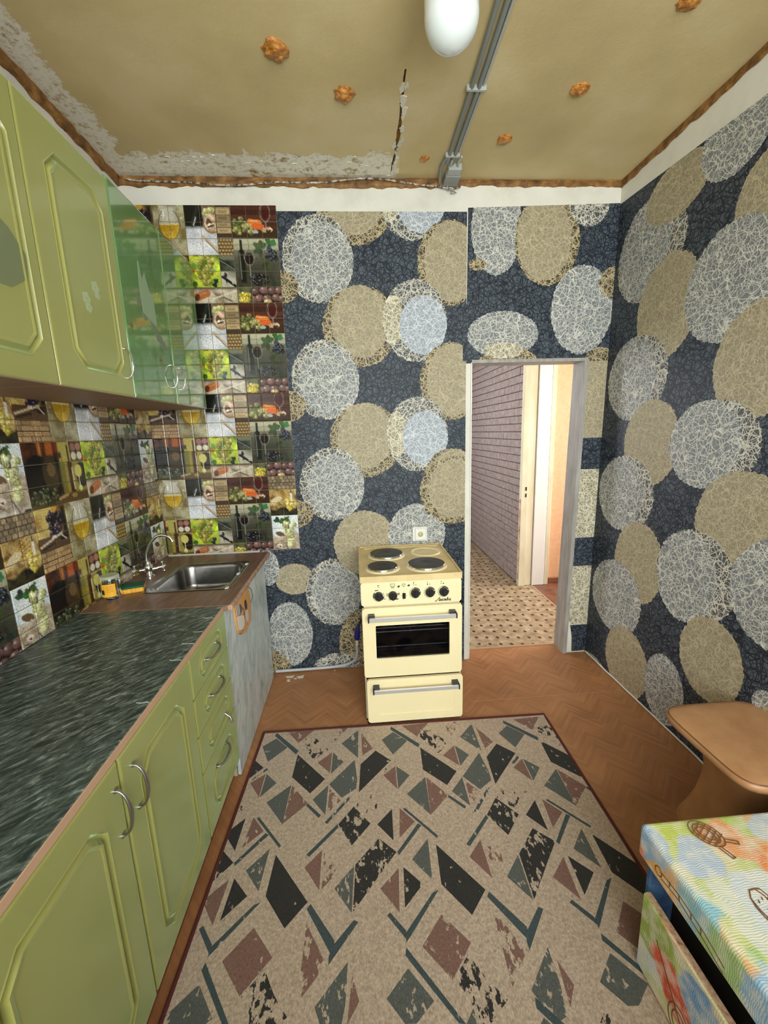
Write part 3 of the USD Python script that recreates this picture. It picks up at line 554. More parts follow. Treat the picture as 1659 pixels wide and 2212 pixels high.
        p.ln(1.0, 2.04, 1.0, 2.75, .08, (110, 100, 64)); p.ln(1.02, 2.1, 1.02, 2.7, .03, (216, 212, 190)); p.el(1.0, 2.85, .5, .1, (120, 112, 78)); p.el(.68, .55, .06, .3, (236, 234, 222))
    elif name == 'bottles':
        p = Pic(u, v, (30, 24, 20)); p.mottle((16, 14, 14), (44, 36, 26), 1.2, 11); p.mottle((92, 48, 26), (46, 22, 16), 2, 12, mask=(u < 2.2) * p.soft(v - .7, .5))
        p.rc(.9, -.1, 1.1, .6, (166, 104, 44), .1); p.rc(1.4, -.1, 1.85, .6, (170, 88, 34), .1); p.rc(1.9, -.1, 2.2, .5, (110, 40, 26)); p.el(.7, 1.4, .75, .9, (18, 16, 18)); p.el(1.5, 1.5, .55, .9, (58, 46, 30)); p.el(1.55, 1.3, .3, .35, (104, 82, 52))
        p.rc(2.2, -.1, 4.1, 1.1, (176, 164, 84), .1); p.rc(2.2, 1.1, 4.1, 2.6, (150, 134, 62), .2); p.el(3.7, 1.7, .5, .7, (38, 30, 20)); p.rc(2.2, .5, 2.38, .8, (70, 34, 22))
        p.rc(2.2, 1.0, 2.5, 2.6, (112, 108, 44)); p.rc(2.3, .85, 2.42, 1.1, (140, 120, 50)); p.rc(2.72, 1.0, 3.05, 2.6, (66, 38, 20)); p.rc(2.82, .15, 2.95, 1.05, (74, 40, 22)); p.ln(3.02, 1.3, 3.02, 2.4, .05, (216, 206, 150))
        p.el(3.45, 1.5, .3, .35, (206, 196, 110)); p.ln(3.45, 1.8, 3.45, 2.4, .06, (226, 220, 180)); p.el(3.45, 2.4, .14, .2, (216, 216, 150)); p.rc(-.1, 2.55, 4.1, 3.1, (86, 66, 36), .2); p.cluster(.9, 2.5, 1.0, .35, 40, .14, [(52, 62, 40), (40, 50, 32), (72, 80, 50)], 12, False); p.ln(1.8, 2.75, 2.4, 2.6, .14, (166, 140, 96)); p.el(2.9, 2.7, .2, .12, (150, 128, 70))
        p.rc(3.02, 0, 4.05, 1.0, (70, 40, 34), .03)
        for (a, b, c) in ((3.3, .28, (150, 100, 90)), (3.72, .26, (170, 118, 104)), (3.28, .74, (216, 208, 184)), (3.74, .74, (222, 214, 190))): p.el(a, b, .22, .23, c, w=.2)
    elif name == 'white':
        p = Pic(u, v, (212, 216, 218)); p.mottle((190, 194, 198), (226, 228, 230), 2, 13); p.rc(-.1, -.1, 1.25, 1.35, (22, 24, 20), .25); p.ln(.9, .1, .45, 1.2, .22, (40, 44, 36)); p.ln(.75, .75, .55, 1.2, .05, (216, 222, 220)); p.el(1.05, .95, .18, .22, (30, 24, 26)); p.rc(1.2, -.1, 2.1, .6, (110, 86, 54), .2)
        p.cluster(1.6, .35, .35, .35, 10, .19, [(176, 172, 110), (196, 190, 130)], 14, False); p.el(1.75, 1.15, .62, .62, (150, 116, 80)); p.el(1.75, 1.1, .52, .52, (226, 206, 176)); p.el(1.78, 1.05, .44, .42, (96, 66, 48))
        p.cluster(1.7, 1.05, .36, .38, 12, .2, [(226, 200, 172), (206, 172, 140), (236, 214, 190)], 15, False); p.ln(1.5, 1.3, 1.85, 1.2, .12, (40, 28, 24)); p.ln(1.1, 1.9, 1.95, 2.7, .2, (196, 176, 150)); p.ln(1.25, 2.1, 2.0, 2.9, .05, (84, 60, 46)); p.mottle((150, 130, 108), (220, 206, 186), 3, 14, mask=p.soft(2.2 - u * .2 - v * .0 - u * .55, .3) * 0)
        for q in range(5): p.el(.2 + .17 * q, 2.2 + .12 * (q % 3), .04, .03, (120, 124, 128))
    elif name == 'greengrapes':
        p = Pic(u, v, (150, 170, 50)); p.mottle((86, 116, 30), (196, 210, 70), 1.8, 16); p.leaf(.3, 1.0, .5, (170, 196, 60), 17); p.leaf(1.7, .9, .5, (186, 206, 80), 18); p.leaf(.35, 1.7, .35, (66, 96, 34), 19); p.leaf(1.65, 1.75, .3, (40, 58, 34), 20)
        p.cluster(1.0, .85, .75, .95, 64, .155, [(156, 150, 60), (176, 170, 80), (130, 126, 48), (190, 186, 100)], 21)
    elif name == 'corkcol':
        p = Pic(u, v, (66, 52, 36))
        for j, (t, h) in enumerate(((.95, .2), (1.1, .38), (.85, .4), (1.0, .36), (1.12, .36))):
            y = sum((.2, .38, .4, .36, .36)[:j]) + .1 * (j == 0); p.rc(.04, y + .03, .97, y + h - .02, (int(168 * t), int(146 * t), int(108 * t))); p.rc(.2, y + .12, .75, y + h - .1, (int(140 * t), int(118 * t), int(84 * t))); 
    elif name == 'corkends':
        p = Pic(u, v, (58, 44, 30))
        for j in range(5):
            for i in range(6): p.el(i * .22 - .02 + .11 * (j % 2), j * .22 + .08, .105, .105, (176, 146, 96), w=.3)
    elif name == 'knife':
        p = Pic(u, v, (50, 60, 48)); p.mottle((34, 42, 36), (92, 98, 78), 2, 22); p.rc(-.1, -.1, 1.1, .3, (112, 112, 92), .1); p.ln(-.1, .2, 1.0, .85, .14, (28, 36, 32)); p.ln(.0, .3, 1.0, .92, .03, (150, 156, 140))
    elif name == 'screw':
        p = Pic(u, v, (146, 138, 118)); p.mottle((110, 104, 90), (186, 180, 160), 1.5, 23); p.ln(.1, .35, .95, .95, .17, (18, 18, 20)); p.ln(.3, .1, .35, .7, .1, (28, 28, 30)); p.el(.3, .3, .12, .2, (34, 36, 36), .5); p.ln(.55, .35, .8, .8, .06, (190, 190, 186))
    elif name == 'cork':
        p = Pic(u, v, (180, 164, 136)); p.mottle((138, 122, 98), (216, 204, 180), 1.6, 24); p.rc(-.1, -.1, 3.1, .12, (96, 84, 66), .15); p.ln(.35, .62, .95, .38, .5, (176, 106, 62)); p.ln(.45, .48, .9, .32, .06, (206, 140, 92)); p.el(.3, .64, .17, .26, (96, 54, 34), .3); p.ln(1.5, .4, 2.6, .9, .12, (110, 98, 80)); p.ln(1.3, .75, 2.9, .25, .08, (220, 210, 190))
    elif name == 'yellow':
        p = Pic(u, v, (84, 86, 56)); p.mottle((60, 62, 44), (120, 120, 84), 2, 25); p.cluster(.5, .65, .45, .32, 30, .11, [(206, 186, 70), (226, 206, 90), (180, 160, 50)], 26, False)
    elif name == 'stones':
        p = Pic(u, v, (40, 28, 26)); g = np.random.default_rng(3)
        for (a, b) in ((.25, .25), (.8, .2), (1.35, .25), (1.85, .2), (.45, .72), (1.0, .75), (1.6, .7), (.0, .8), (2.0, .8)): t = g.uniform(.75, 1.1); p.el(a, b, .31, .26, (int(126 * t), int(92 * t), int(86 * t)), g.uniform(-.5, .5), ball=True)
        p.el(1.02, .95, .28, .18, (196, 172, 120), ball=True)
    elif name == 'food':
        p = Pic(u, v, (62, 32, 24))
        for j in range(5): t = (1, .8, 1.15, .9, 1)[j]; p.rc(-.1, j * .3, 3.1, j * .3 + .27, (int(74 * t), int(40 * t), int(30 * t)))
        p.rc(-.1, 1.5, 3.1, 2.1, (58, 40, 26), .2); p.put(p.soft(np.abs(np.hypot((u - 2.25) / .33, (v - .45) / .55) - 1) - .04, .12), lin(170, 140, 130)); p.el(2.25, .55, .24, .36, (70, 16, 20)); p.ln(2.25, 1.0, 2.25, 1.5, .05, (176, 150, 140))
        p.cluster(.55, 1.25, .5, .45, 34, .13, [(112, 120, 56), (140, 140, 74), (84, 92, 46), (160, 156, 90)], 27, False); p.cluster(1.15, 1.45, .3, .3, 12, .14, [(90, 96, 56), (170, 160, 100)], 28, False)
        p.ln(1.2, .98, 1.85, 1.05, .3, (226, 128, 58)); p.ln(1.5, 1.25, 1.95, 1.3, .38, (214, 100, 40)); p.ln(1.25, .95, 1.75, 1.0, .06, (246, 176, 110)); p.ln(2.1, 1.5, 2.5, 1.45, .28, (190, 160, 124)); p.el(2.55, 1.47, .14, .15, (216, 194, 160)); p.el(1.55, 1.6, .2, .12, (166, 176, 170)); p.cluster(2.5, 1.65, .3, .12, 6, .08, [(70, 40, 26)], 29, False)
    elif name == 'winebottle':
        p = Pic(u, v, (104, 102, 84))
        for j in range(8): t = (1.75, 1.6, 1.15, 1.0, .9, .8, .7, .55)[j]; p.rc(-.1, j * .38, 3.1, j * .38 + .34, tuple(min(235, int(c * t)) for c in (106, 104, 88)))
        p.rc(.0, 1.2, 3.1, 3.1, (58, 60, 48), 1.4); p.rc(.3, .85, .72, 2.75, (18, 20, 16), .1); p.rc(.43, .05, .6, .95, (22, 24, 20)); p.el(.51, .85, .2, .22, (20, 22, 18)); p.rc(.33, 1.4, .5, 2.4, (34, 38, 32), .1); p.ln(.38, .9, .38, 2.5, .03, (130, 136, 124))
        p.el(1.0, 1.25, .28, .4, (28, 16, 20)); p.put(p.soft(np.abs(np.hypot((u - 1.0) / .33, (v - 1.15) / .5) - 1) - .03, .1), lin(150, 150, 140)); p.ln(1.0, 1.6, 1.0, 2.3, .05, (140, 140, 128))
        p.leaf(1.75, .6, .5, (70, 104, 56), 30); p.leaf(2.4, .35, .45, (84, 120, 66), 31); p.leaf(2.2, 1.5, .45, (66, 92, 54), 32); p.leaf(2.7, 1.1, .3, (50, 74, 50), 33); p.cluster(2.45, 1.0, .35, .28, 16, .13, [(30, 34, 52), (44, 48, 66)], 34, False)
        p.cluster(1.6, 2.55, .6, .32, 40, .12, [(26, 24, 32), (38, 36, 44), (18, 18, 24)], 35, False); p.leaf(2.5, 2.6, .4, (48, 64, 44), 36); p.leaf(.3, 2.8, .4, (56, 70, 44), 37)
    return p.c
PICS = [('cobble', 0, 0, 2, 1), ('wheat', 0, 1, 2, 2), ('whitegrapes', 0, 3, 2, 3), ('purple', 2, 0, 2, 2), ('corkrow', 2, 2, 2, 1), ('glass', 4, 0, 2, 3), ('bottles', 2, 3, 4, 3), ('white', 6, 0, 2, 3), ('greengrapes', 6, 3, 2, 2),
        ('corkcol', 8, 0, 1, 2), ('corkends', 8, 2, 1, 1), ('knife', 8, 3, 1, 1), ('screw', 8, 4, 1, 1), ('cork', 6, 5, 3, 1), ('yellow', 9, 5, 1, 1), ('stones', 10, 5, 2, 1), ('food', 9, 0, 3, 2), ('winebottle', 9, 2, 3, 3)]
TP, NG = .0835, 17
gu = np.concatenate([[0.0, .045], np.linspace(.045, .955, NG)[1:-1], [.955, 1.0]])
NV = len(gu)
UU, VV = [a.ravel() for a in np.meshgrid(gu, gu, indexing='ij')]
hh = np.where((UU < .01) | (UU > .99) | (VV < .01) | (VV > .99), -.0016, 0.0)
ix = np.arange(NV * NV).reshape(NV, NV); q4 = np.stack([ix[:-1, :-1], ix[1:, :-1], ix[1:, 1:], ix[:-1, 1:]], -1).reshape(-1, 4)
edge = np.concatenate([ix[0], ix[1:, -1], ix[-1, -2::-1], ix[-2:0:-1, 0]])
ne = len(edge); skirt = np.stack([edge, NV * NV + np.arange(ne), NV * NV + (np.arange(ne) + 1) % ne, np.roll(edge, -1)], -1)
TF = np.vstack([q4, skirt])
cache = {}
def tile_colors(c, r):
    if (c, r) not in cache:
        for nme, c0, r0, w, h in PICS:
            if c0 <= c < c0 + w and r0 <= r < r0 + h: cache[c, r] = pic(nme, c - c0 + UU, r - r0 + VV)
    return cache[c, r]
def tile(th, uleft, ztop, c, r, to3, clip=None):
    g = .0011; zl = ztop - TP
    hmin = 0.0
    if clip is not None and zl < clip: hmin = (clip - zl) / TP
    vv = np.minimum(VV, 1 - hmin)
    u = uleft + g + UU * (TP - 2 * g); z = ztop - g - vv * (TP - 2 * g)
    v = to3(u, z, .0045 + hh); sk = to3(u[edge], z[edge], np.zeros(ne))
    col = tile_colors(c, r); col = np.vstack([col, col[edge] * .5 + .05])
    th.part('tile', (np.vstack([v, sk]), TF), TILE, smooth=False, attrs={'print': col})
ZT = 2.842
wb.part('panel_base', prism(unary_union([sbox(LX, .864, -.382, ZT)]), .0035, toXZ(D - .0005)), GROUT)
for b in range(4):
    for r in range(6):
        for k in range(10):
            c = (2 + k) if b < 3 else (4 + k) % 12
            zt = ZT - (b * 6 + r) * TP
            if zt < .874: continue
            tile(wb, -.382 - (10 - k) * TP, zt, c, r, lambda u, z, w: S(u, D - .003 - w, z), .866)
wl.part('panel_base', box(LX, LX + .0035, .3, D - .002, .85, ZT), GROUT)
for rr_ in range(11, 24):
    for s_ in range(21):
        zt = ZT - rr_ * TP; c = (1 - s_) % 12
        if zt < .874 or zt > 1.93: continue
        tile(wl, 2.604 - (s_ + 1) * TP, zt, c, rr_ % 6, lambda u, z, w: S(LX + .003 + w, u, z), .866)

# ------------------------------------------------------------------ kitchen units on the left wall
def rect_c(y0, y1, z0, z1, c, per=2):
    """octagon (chamfered rectangle) as 8 points"""
    return np.array([(y0 + c, z0), (y1 - c, z0), (y1, z0 + c), (y1, z1 - c), (y1 - c, z1), (y0 + c, z1), (y0, z1 - c), (y0, z0 + c)])
def front(x, y0, y1, z0, z1, m=None, ch=.045, th=.016):
    """moulded door or drawer front facing +x: rounded edge and a routed octagonal channel"""
    def bev(i, h): return rect_c(y0 + i, y1 - i, z0 + i, z1 - i, .0008), h
    rings = [bev(0, -th), bev(0, -.006), bev(.0012, -.0026), bev(.0035, -.0008), bev(.007, 0)]
    V, F = [], []
    for p, h in rings: V.append(S(x + h + 0 * p[:, 0], p[:, 0], p[:, 1]))
    for i in range(len(rings) - 1):
        for j in range(8): a, b = i * 8 + j, i * 8 + (j + 1) % 8; F += [[a, b, b + 8], [a, b + 8, a + 8]]
    V = np.vstack(V)
    out = [trimesh.Trimesh(V, F, process=False)]
    face = Polygon(rings[-1][0])
    to3 = lambda u, v, w: S(x + 0 * u, u, v)
    if m is None:
        v, f = tri2(face); out.append(trimesh.Trimesh(to3(v[:, 0], v[:, 1], 0), f, process=False))
    else:
        def oc(d): return rect_c(y0 + m[0] - d, y1 - m[1] + d, z0 + m[2] - d, z1 - m[3] + d, ch + .586 * d)
        prof = [(.012, 0), (.009, .0014), (.005, -.0055), (.0015, -.009), (-.0015, -.009), (-.006, -.004), (-.0115, .0022), (-.016, .0022), (-.02, 0)]
        V = np.vstack([S(x + h + 0 * oc(d)[:, 0], oc(d)[:, 0], oc(d)[:, 1]) for d, h in prof]); F = []
        for i in range(len(prof) - 1):
            for j in range(8): a, b = i * 8 + j, i * 8 + (j + 1) % 8; F += [[a, b, b + 8], [a, b + 8, a + 8]]
        out.append(trimesh.Trimesh(V, F, process=False))
        ring = face.difference(Polygon(oc(.012))); v, f = tri2(ring); out.append(trimesh.Trimesh(to3(v[:, 0], v[:, 1], 0), f, process=False))
        v, f = tri2(Polygon(oc(-.02))); out.append(trimesh.Trimesh(to3(v[:, 0], v[:, 1], 0), f, process=False))
    return cat(out)
def bow(p0, p1, out=.03, r=.0055, n=18):
    p0, p1 = np.array(p0, float), np.array(p1, float); o = np.array([1.0, 0, 0])
    pts = [p0 + (p1 - p0) * (.5 - .5 * math.cos(t)) * 1.0 + o * out * math.sin(t) ** .8 for t in np.linspace(.0, math.pi, n)]
    rr = r * (1.25 - .5 * np.abs(np.cos(np.linspace(0, math.pi, n))))
    feet = [tube([p - o * .002, p + o * .004], r * 1.25, 10) for p in (p0, p1)]
    return cat([tube(pts, rr, 10, sq=(1, .7))] + feet)
FX = -.600
def base_cabinet(name, label, y0, y1, grp=None):
    t = Thing(name, label, 'cabinet', (LX, (y0 + y1) / 2, 0), group=grp)
    t.part('carcass', cat([box(LX + .002, FX - .02, y0, y0 + .016, .1, .835), box(LX + .002, FX - .02, y1 - .016, y1, .1, .835), box(LX + .002, FX - .02, y0, y1, .1, .116), box(LX + .002, LX + .02, y0, y1, .1, .835), box(FX - .03, FX - .021, y0, y1, .11, .835)]), CARCG)
    t.part('plinth', box(FX - .055, FX - .04, y0, y1, 0, .1), BROWNB)
    return t
bc = base_cabinet('base_cabinet', 'green two-door base cabinet with curved handles, nearest the viewer', .455, 1.333)
for (a, b, hy) in ((.457, .899, .874), (.905, 1.331, .953)):
    d = bc.part('door', front(FX, a, b, .105, .838, (.082, .08, .07, .084)), GREEN, smooth=38)
    bc.part('handle', bow((FX, hy, .778), (FX, hy, .652)), SATIN, smooth=50, under=d)
du = base_cabinet('drawer_unit', 'green base unit with four moulded drawers, between the two-door cabinet and the sink unit', 1.337, 1.735)
zs = [.838, .682, .533, .382, .105]
for i in range(4):
    z1, z0 = zs[i] - (.002 if i else 0), zs[i + 1] + .002
    mm = (.085, .075, .03, .038) if i < 3 else (.075, .07, .05, .065)
    d = du.part('drawer', front(FX, 1.339, 1.733, z0, z1, mm, .028 if i < 3 else .045), GREEN, smooth=38)
    zc = (z0 + z1) / 2 if i < 3 else z1 - .07
    if i == 2: du.part('handle', tube([(FX + .0, 1.602, zc - .02), (FX + .022, 1.6, zc - .035), (FX + .03, 1.598, zc - .06)], .005, 8), SATIN, smooth=50, under=d, label='broken handle hanging by one screw')
    else: du.part('handle', bow((FX, 1.478 - (.02 if i == 3 else 0), zc), (FX, 1.598 - (.02 if i == 3 else 0), zc + .006)), SATIN, smooth=50, under=d)
wt = Thing('worktop', 'long dark green marble-look worktop over the green base units', 'worktop', (LX, 1.0, .838))
wt.part('slab', box(LX + .001, -.606, .40, 1.738, .8385, .864, .002), GREENTOP)
wt.part('edge_strip', box(-.6065, -.603, .40, 1.738, .8385, .862, .001), pm('beige_edge_strip', lin(196, 160, 132), .5))
chips = [LineString([(-.6075, y), (-.614, y + .004), (-.619 - s * .4, y + s * .2), (-.628 - s * .6, y + s * .1), (-.636 - s, y + s * .5)]).buffer(.0016) for y, s in ((1.62, .012), (1.50, .008), (1.41, .014), (1.30, .01), (1.08, .006))]
many(wt, 'edge_chip', [prism(c, .0008, toXY(.8640)) for c in chips], pm('chipped_laminate', lin(176, 186, 176), .6), label='pale chip in the worktop edge')
su = Thing('sink_unit', 'sink cabinet with grey marble-film front in the far corner', 'cabinet', (LX, 2.14, 0))
su.part('front_panel', box(-.622, -.606, 1.741, 2.548, .004, .836, .002), BLUEMARBLE)
su.part('side_panel', box(LX + .002, -.622, 2.532, 2.548, 0, .836), BLUEMARBLE)
su.part('side_panel', box(LX + .002, -.625, 1.741, 1.755, 0, .836), CARCG)
sx0, sx1, sy0, sy1 = -1.055, -.635, 1.932, 2.385
st = Thing('sink_worktop', 'brown wood-look worktop holding the steel sink', 'worktop', (LX, 2.14, .838))
topg = rrect(LX + .001, -.578, 1.742, 2.560, .004).difference(rrect(sx0 + .02, sx1 - .012, sy0 + .02, sy1 - .02, .05))
hx0, hx1, hy0, hy1 = sx0 + .02, sx1 - .015, sy0 + .02, sy1 - .02
st.part('slab', cat([box(LX + .001, -.578, 1.742, hy0, .8395, .8662), box(LX + .001, -.578, hy1, 2.560, .8395, .8662), box(LX + .001, hx0, hy0, hy1, .8395, .8662), box(hx1, -.578, hy0, hy1, .8395, .8662)]), BROWNTOP)
st.part('edge_strip', cat([tube([(-.578, y, .853) for y in (1.744, 2.558)], .0135, 10), box(-.586, -.576, 1.736, 1.746, .84, .865, .003)]), nm('worn_brown_edge', [(.4, lin(140, 106, 86)), (.65, lin(186, 156, 134))], 14, .5), label='worn front edge')
sk = Thing('sink', 'rectangular stainless steel sink set into the brown worktop', 'sink', (-.845, 2.16, .866))
def rr_ring(x0, x1, y0, y1, r, z, n=7):
    p = []
    for (cx_, cy_, a0) in ((x1 - r, y1 - r, 0), (x0 + r, y1 - r, 90), (x0 + r, y0 + r, 180), (x1 - r, y0 + r, 270)):
        for a in np.linspace(a0, a0 + 90, n): p.append((cx_ + r * math.cos(math.radians(a)), cy_ + r * math.sin(math.radians(a)), z))
    return np.array(p)
def loft(rings, cap=True):
    n = len(rings[0]); V = np.vstack(rings); F = []
    for i in range(len(rings) - 1):
        for j in range(n): a, b = i * n + j, i * n + (j + 1) % n; F += [[a, b, b + n], [a, b + n, a + n]]
    if cap:
        V = np.vstack([V, rings[-1].mean(0)]); c = len(V) - 1; o = (len(rings) - 1) * n
        F += [[o + j, o + (j + 1) % n, c] for j in range(n)]
    return trimesh.Trimesh(V, F, process=False)
bx0, bx1, by0, by1 = -1.022, -.662, 1.962, 2.358
rings = [rr_ring(sx0, sx1, sy0, sy1, .03, .8665), rr_ring(sx0 + .003, sx1 - .003, sy0 + .003, sy1 - .003, .03, .8695), rr_ring(sx0 + .010, sx1 - .010, sy0 + .010, sy1 - .010, .035, .8690), rr_ring(bx0 - .006, bx1 + .006, by0 - .006, by1 + .006, .075, .8675),
         rr_ring(bx0, bx1, by0, by1, .075, .862), rr_ring(bx0 + .006, bx1 - .006, by0 + .006, by1 - .006, .072, .845), rr_ring(bx0 + .016, bx1 - .016, by0 + .016, by1 - .016, .07, .76), rr_ring(bx0 + .024, bx1 - .024, by0 + .024, by1 - .024, .065, .735), rr_ring(bx0 + .045, bx1 - .045, by0 + .045, by1 - .045, .05, .722), rr_ring(bx0 + .1, bx1 - .1, by0 + .1, by1 - .1, .04, .718)]
sk.part('basin', loft(rings), STEEL, smooth=45)
sk.part('drain', lathe([(0, 0), (.028, 0), (.036, .002), (.042, .0035), (.044, 0)], (-.842, 2.16, .7195), 28), CHROME, smooth=40)
many(sk, 'clip', [box(x - .008, x + .008, y - .012, y + .012, .8685, .8725, .001) for x, y in ((-.648, 2.319), (-.650, 2.152), (-.648, 1.945))], WHITEP, label='small pale fixing clip on the rim')
tp = Thing('sink_tap', 'chrome mixer tap with two cross handles and a tall swan-neck spout', 'tap', (-1.125, 2.19, .866))
tp.part('body', cat([lathe([(0, 0), (.026, 0), (.026, .006), (.017, .012), (.014, .028), (.02, .036), (.023, .048), (.02, .062), (.013, .07), (.011, .082), (0, .084)], (-1.125, 2.19, .866), 24), tube([(-1.165, 2.175, .906), (-1.125, 2.19, .908), (-1.085, 2.205, .91)], .013, 14)]), CHROME, smooth=40)
sp = [(-1.128, 2.19, .94), (-1.127, 2.19, .985), (-1.116, 2.19, 1.02), (-1.099, 2.19, 1.05), (-1.072, 2.19, 1.078), (-1.042, 2.19, 1.090), (-1.012, 2.19, 1.087), (-.993, 2.19, 1.072), (-.985, 2.19, 1.055)]
from scipy.interpolate import CubicSpline
csp = CubicSpline(np.arange(len(sp)), np.array(sp))(np.linspace(0, len(sp) - 1, 40))
tp.part('spout', cat([tube(csp, .0085, 14), tube([csp[-1] + (csp[-3] - csp[-1]) * .3, csp[-1] + (csp[-1] - csp[-3]) * .25], .0115, 14)]), CHROME, smooth=45)
for (a, s) in (((-1.165, 2.175, .906), -1), ((-1.085, 2.205, .91), 1)):
    a = np.array(a); d = np.array([s * .93, s * .36, .12]); e = a + d * .026; q1 = np.cross(d, [0, 0, 1.]); q1 /= np.linalg.norm(q1); q2 = np.cross(d, q1)
    h = [tube([a, e], [.011, .008], 12)]
    for q in (q1, -q1, q2, -q2):
        h.append(tube([e, e + q * .022], [.0045, .0055], 8)); b_ = trimesh.creation.icosphere(2, .0068); b_.apply_translation(e + q * .024); h.append(b_)
    c_ = trimesh.creation.icosphere(2, .009); c_.apply_translation(e + d * .006); h.append(c_)
    tp.part('cross_handle', cat(h), CHROME, smooth=45)
jr = Thing('glass_jar', 'small clear glass jar with a yellow label beside the sponge', 'jar', (-1.160, 1.905, .866))
jc = (-1.160, 1.905, .8662)
jr.part('glass', lathe([(0, .004), (.034, .004), (.038, .008), (.038, .086), (.034, .096), (.034, .104), (.0365, .104), (.0365, .097), (.041, .086), (.041, .006), (.037, 0), (0, 0)], jc, 36), GLASS, smooth=40)
jr.part('lid', lathe([(0, .112), (.036, .112), (.039, .109), (.039, .099), (.0368, .099), (.0368, .108), (0, .108)], jc, 36), pm('translucent_lid', lin(206, 212, 200), .35, transmission_weight=.5), smooth=40)
def curved_label(c, r, a0, a1, z0, z1, n=14):
    a = np.radians(np.linspace(a0, a1, n)); v = []
    for zz_ in (z0, z1): v += [(c[0] + r * math.cos(t), c[1] + r * math.sin(t), c[2] + zz_) for t in a]
    return np.array(v), np.array([[i, i + 1, n + i + 1, n + i] for i in range(n - 1)])
jr.part('label', curved_label(jc, .0415, -120, -35, .018, .078), pm('yellow_label', lin(236, 176, 40), .5), smooth=True)
jr.part('label_emblem', curved_label(jc, .0418, -122, -100, .03, .052), INK)
many(jr, 'label_print', [trimesh.Trimesh(V_, np.vstack([F_[:, [0, 1, 2]], F_[:, [0, 2, 3]]]), process=False) for V_, F_ in [curved_label(jc, .0418, -90, -50, zz_, zz_ + .003) for zz_ in (.066, .058, .050, .042)]], pm('label_orange', lin(206, 130, 20), .5))
spg = Thing('sponge', 'yellow kitchen sponge with a green scouring pad lying by the sink', 'sponge', (-1.105, 1.985, .866))
def slab_rot(L, W_, z0, z1, c, a, ch): b_ = box(-L / 2, L / 2, -W_ / 2, W_ / 2, z0, z1, ch); b_.apply_transform(trimesh.transformations.rotation_matrix(a, [0, 0, 1])); b_.apply_translation([c[0], c[1], 0]); return b_
spg.part('foam', slab_rot(.100, .078, .8662, .889, (-1.108, 1.985), .35, .004), nm('yellow_foam', [(.4, lin(214, 150, 44)), (.6, lin(238, 180, 70))], 120, .95, bump=.8, bscale=220))
spg.part('scouring_pad', slab_rot(.100, .078, .889, .899, (-1.108, 1.985), .35, .002), nm('green_scourer', [(.4, lin(26, 74, 52)), (.6, lin(48, 106, 78))], 200, .95, bump=.8, bscale=300))
ob = Thing('hanging_board', 'orange card with printed bottle and jar shapes hanging on the grey sink front', 'card', (-.604, 1.99, .73))
brd = Polygon([(1.880, .836), (1.876, .80), (1.884, .735), (1.898, .676), (1.915, .648), (1.945, .628), (1.985, .613), (2.035, .606), (2.085, .609), (2.120, .620), (2.138, .65), (2.144, .70), (2.138, .76), (2.12, .80), (2.09, .836)]).buffer(.006)
ob.part('board', prism(brd, .006, toYZ(-.6055)), nm('orange_card', [(.3, lin(212, 142, 66)), (.7, lin(232, 168, 88))], 10, .3))
def pr(g, col, k=0): ob.part('print', prism(g, .0006 + .0004 * k, toYZ(-.5997)), pm('card_' + str(used.get('cardn', 0)), col, .35)); used['cardn'] = used.get('cardn', 0) + 1
pr(Polygon([(1.888, .795), (1.971, .772), (2.003, .735), (1.95, .722), (1.894, .745)]), lin(96, 84, 74))
for q_, d_ in enumerate((0, .022, .044)): pr(Polygon([(1.888 + d_, .797 - d_ * .3), (1.897 + d_, .794 - d_ * .3), (1.903 + d_, .740 - d_ * .3), (1.894 + d_, .744 - d_ * .3)]), lin(236, 232, 224), 1)
pr(Polygon([(1.892, .736), (1.95, .716), (2.008, .690), (2.000, .650), (1.985, .638), (1.945, .652), (1.908, .668)]).buffer(.004), lin(236, 228, 216))
pr(affinity.rotate(affinity.scale(Point(2.056, .730).buffer(.033), .62, 1), 20), lin(24, 20, 18))
pr(Polygon([(2.008, .735), (2.016, .730), (2.024, .680), (2.016, .668), (2.008, .70)]), lin(30, 24, 20))
pr(affinity.rotate(affinity.scale(Point(2.062, .668).buffer(.036), .6, 1), 10), lin(210, 200, 194), 1)
pr(LineString(arc(lambda t: (1.955 + .055 * math.cos(t), .655 + .022 * math.sin(t)), math.pi * 1.05, math.pi * 2.0, 16)).buffer(.0022), lin(120, 66, 20))
pr(LineString(arc(lambda t: (2.052 + .012 * math.cos(t), .634 + .014 * math.sin(t)), 0, 2 * math.pi, 18)).buffer(.0018), lin(180, 100, 20))
pr(LineString([(1.905, .815), (1.97, .822), (2.01, .80), (2.02, .81)]).buffer(.0016), lin(90, 60, 30))
ob.part('hook', tube([(-.604, 2.125, .81), (-.592, 2.158, .775), (-.590, 2.165, .73), (-.600, 2.15, .70)], .0016, 6), pm('thin_wire', (.2, .2, .2), .4, metallic=1.0))

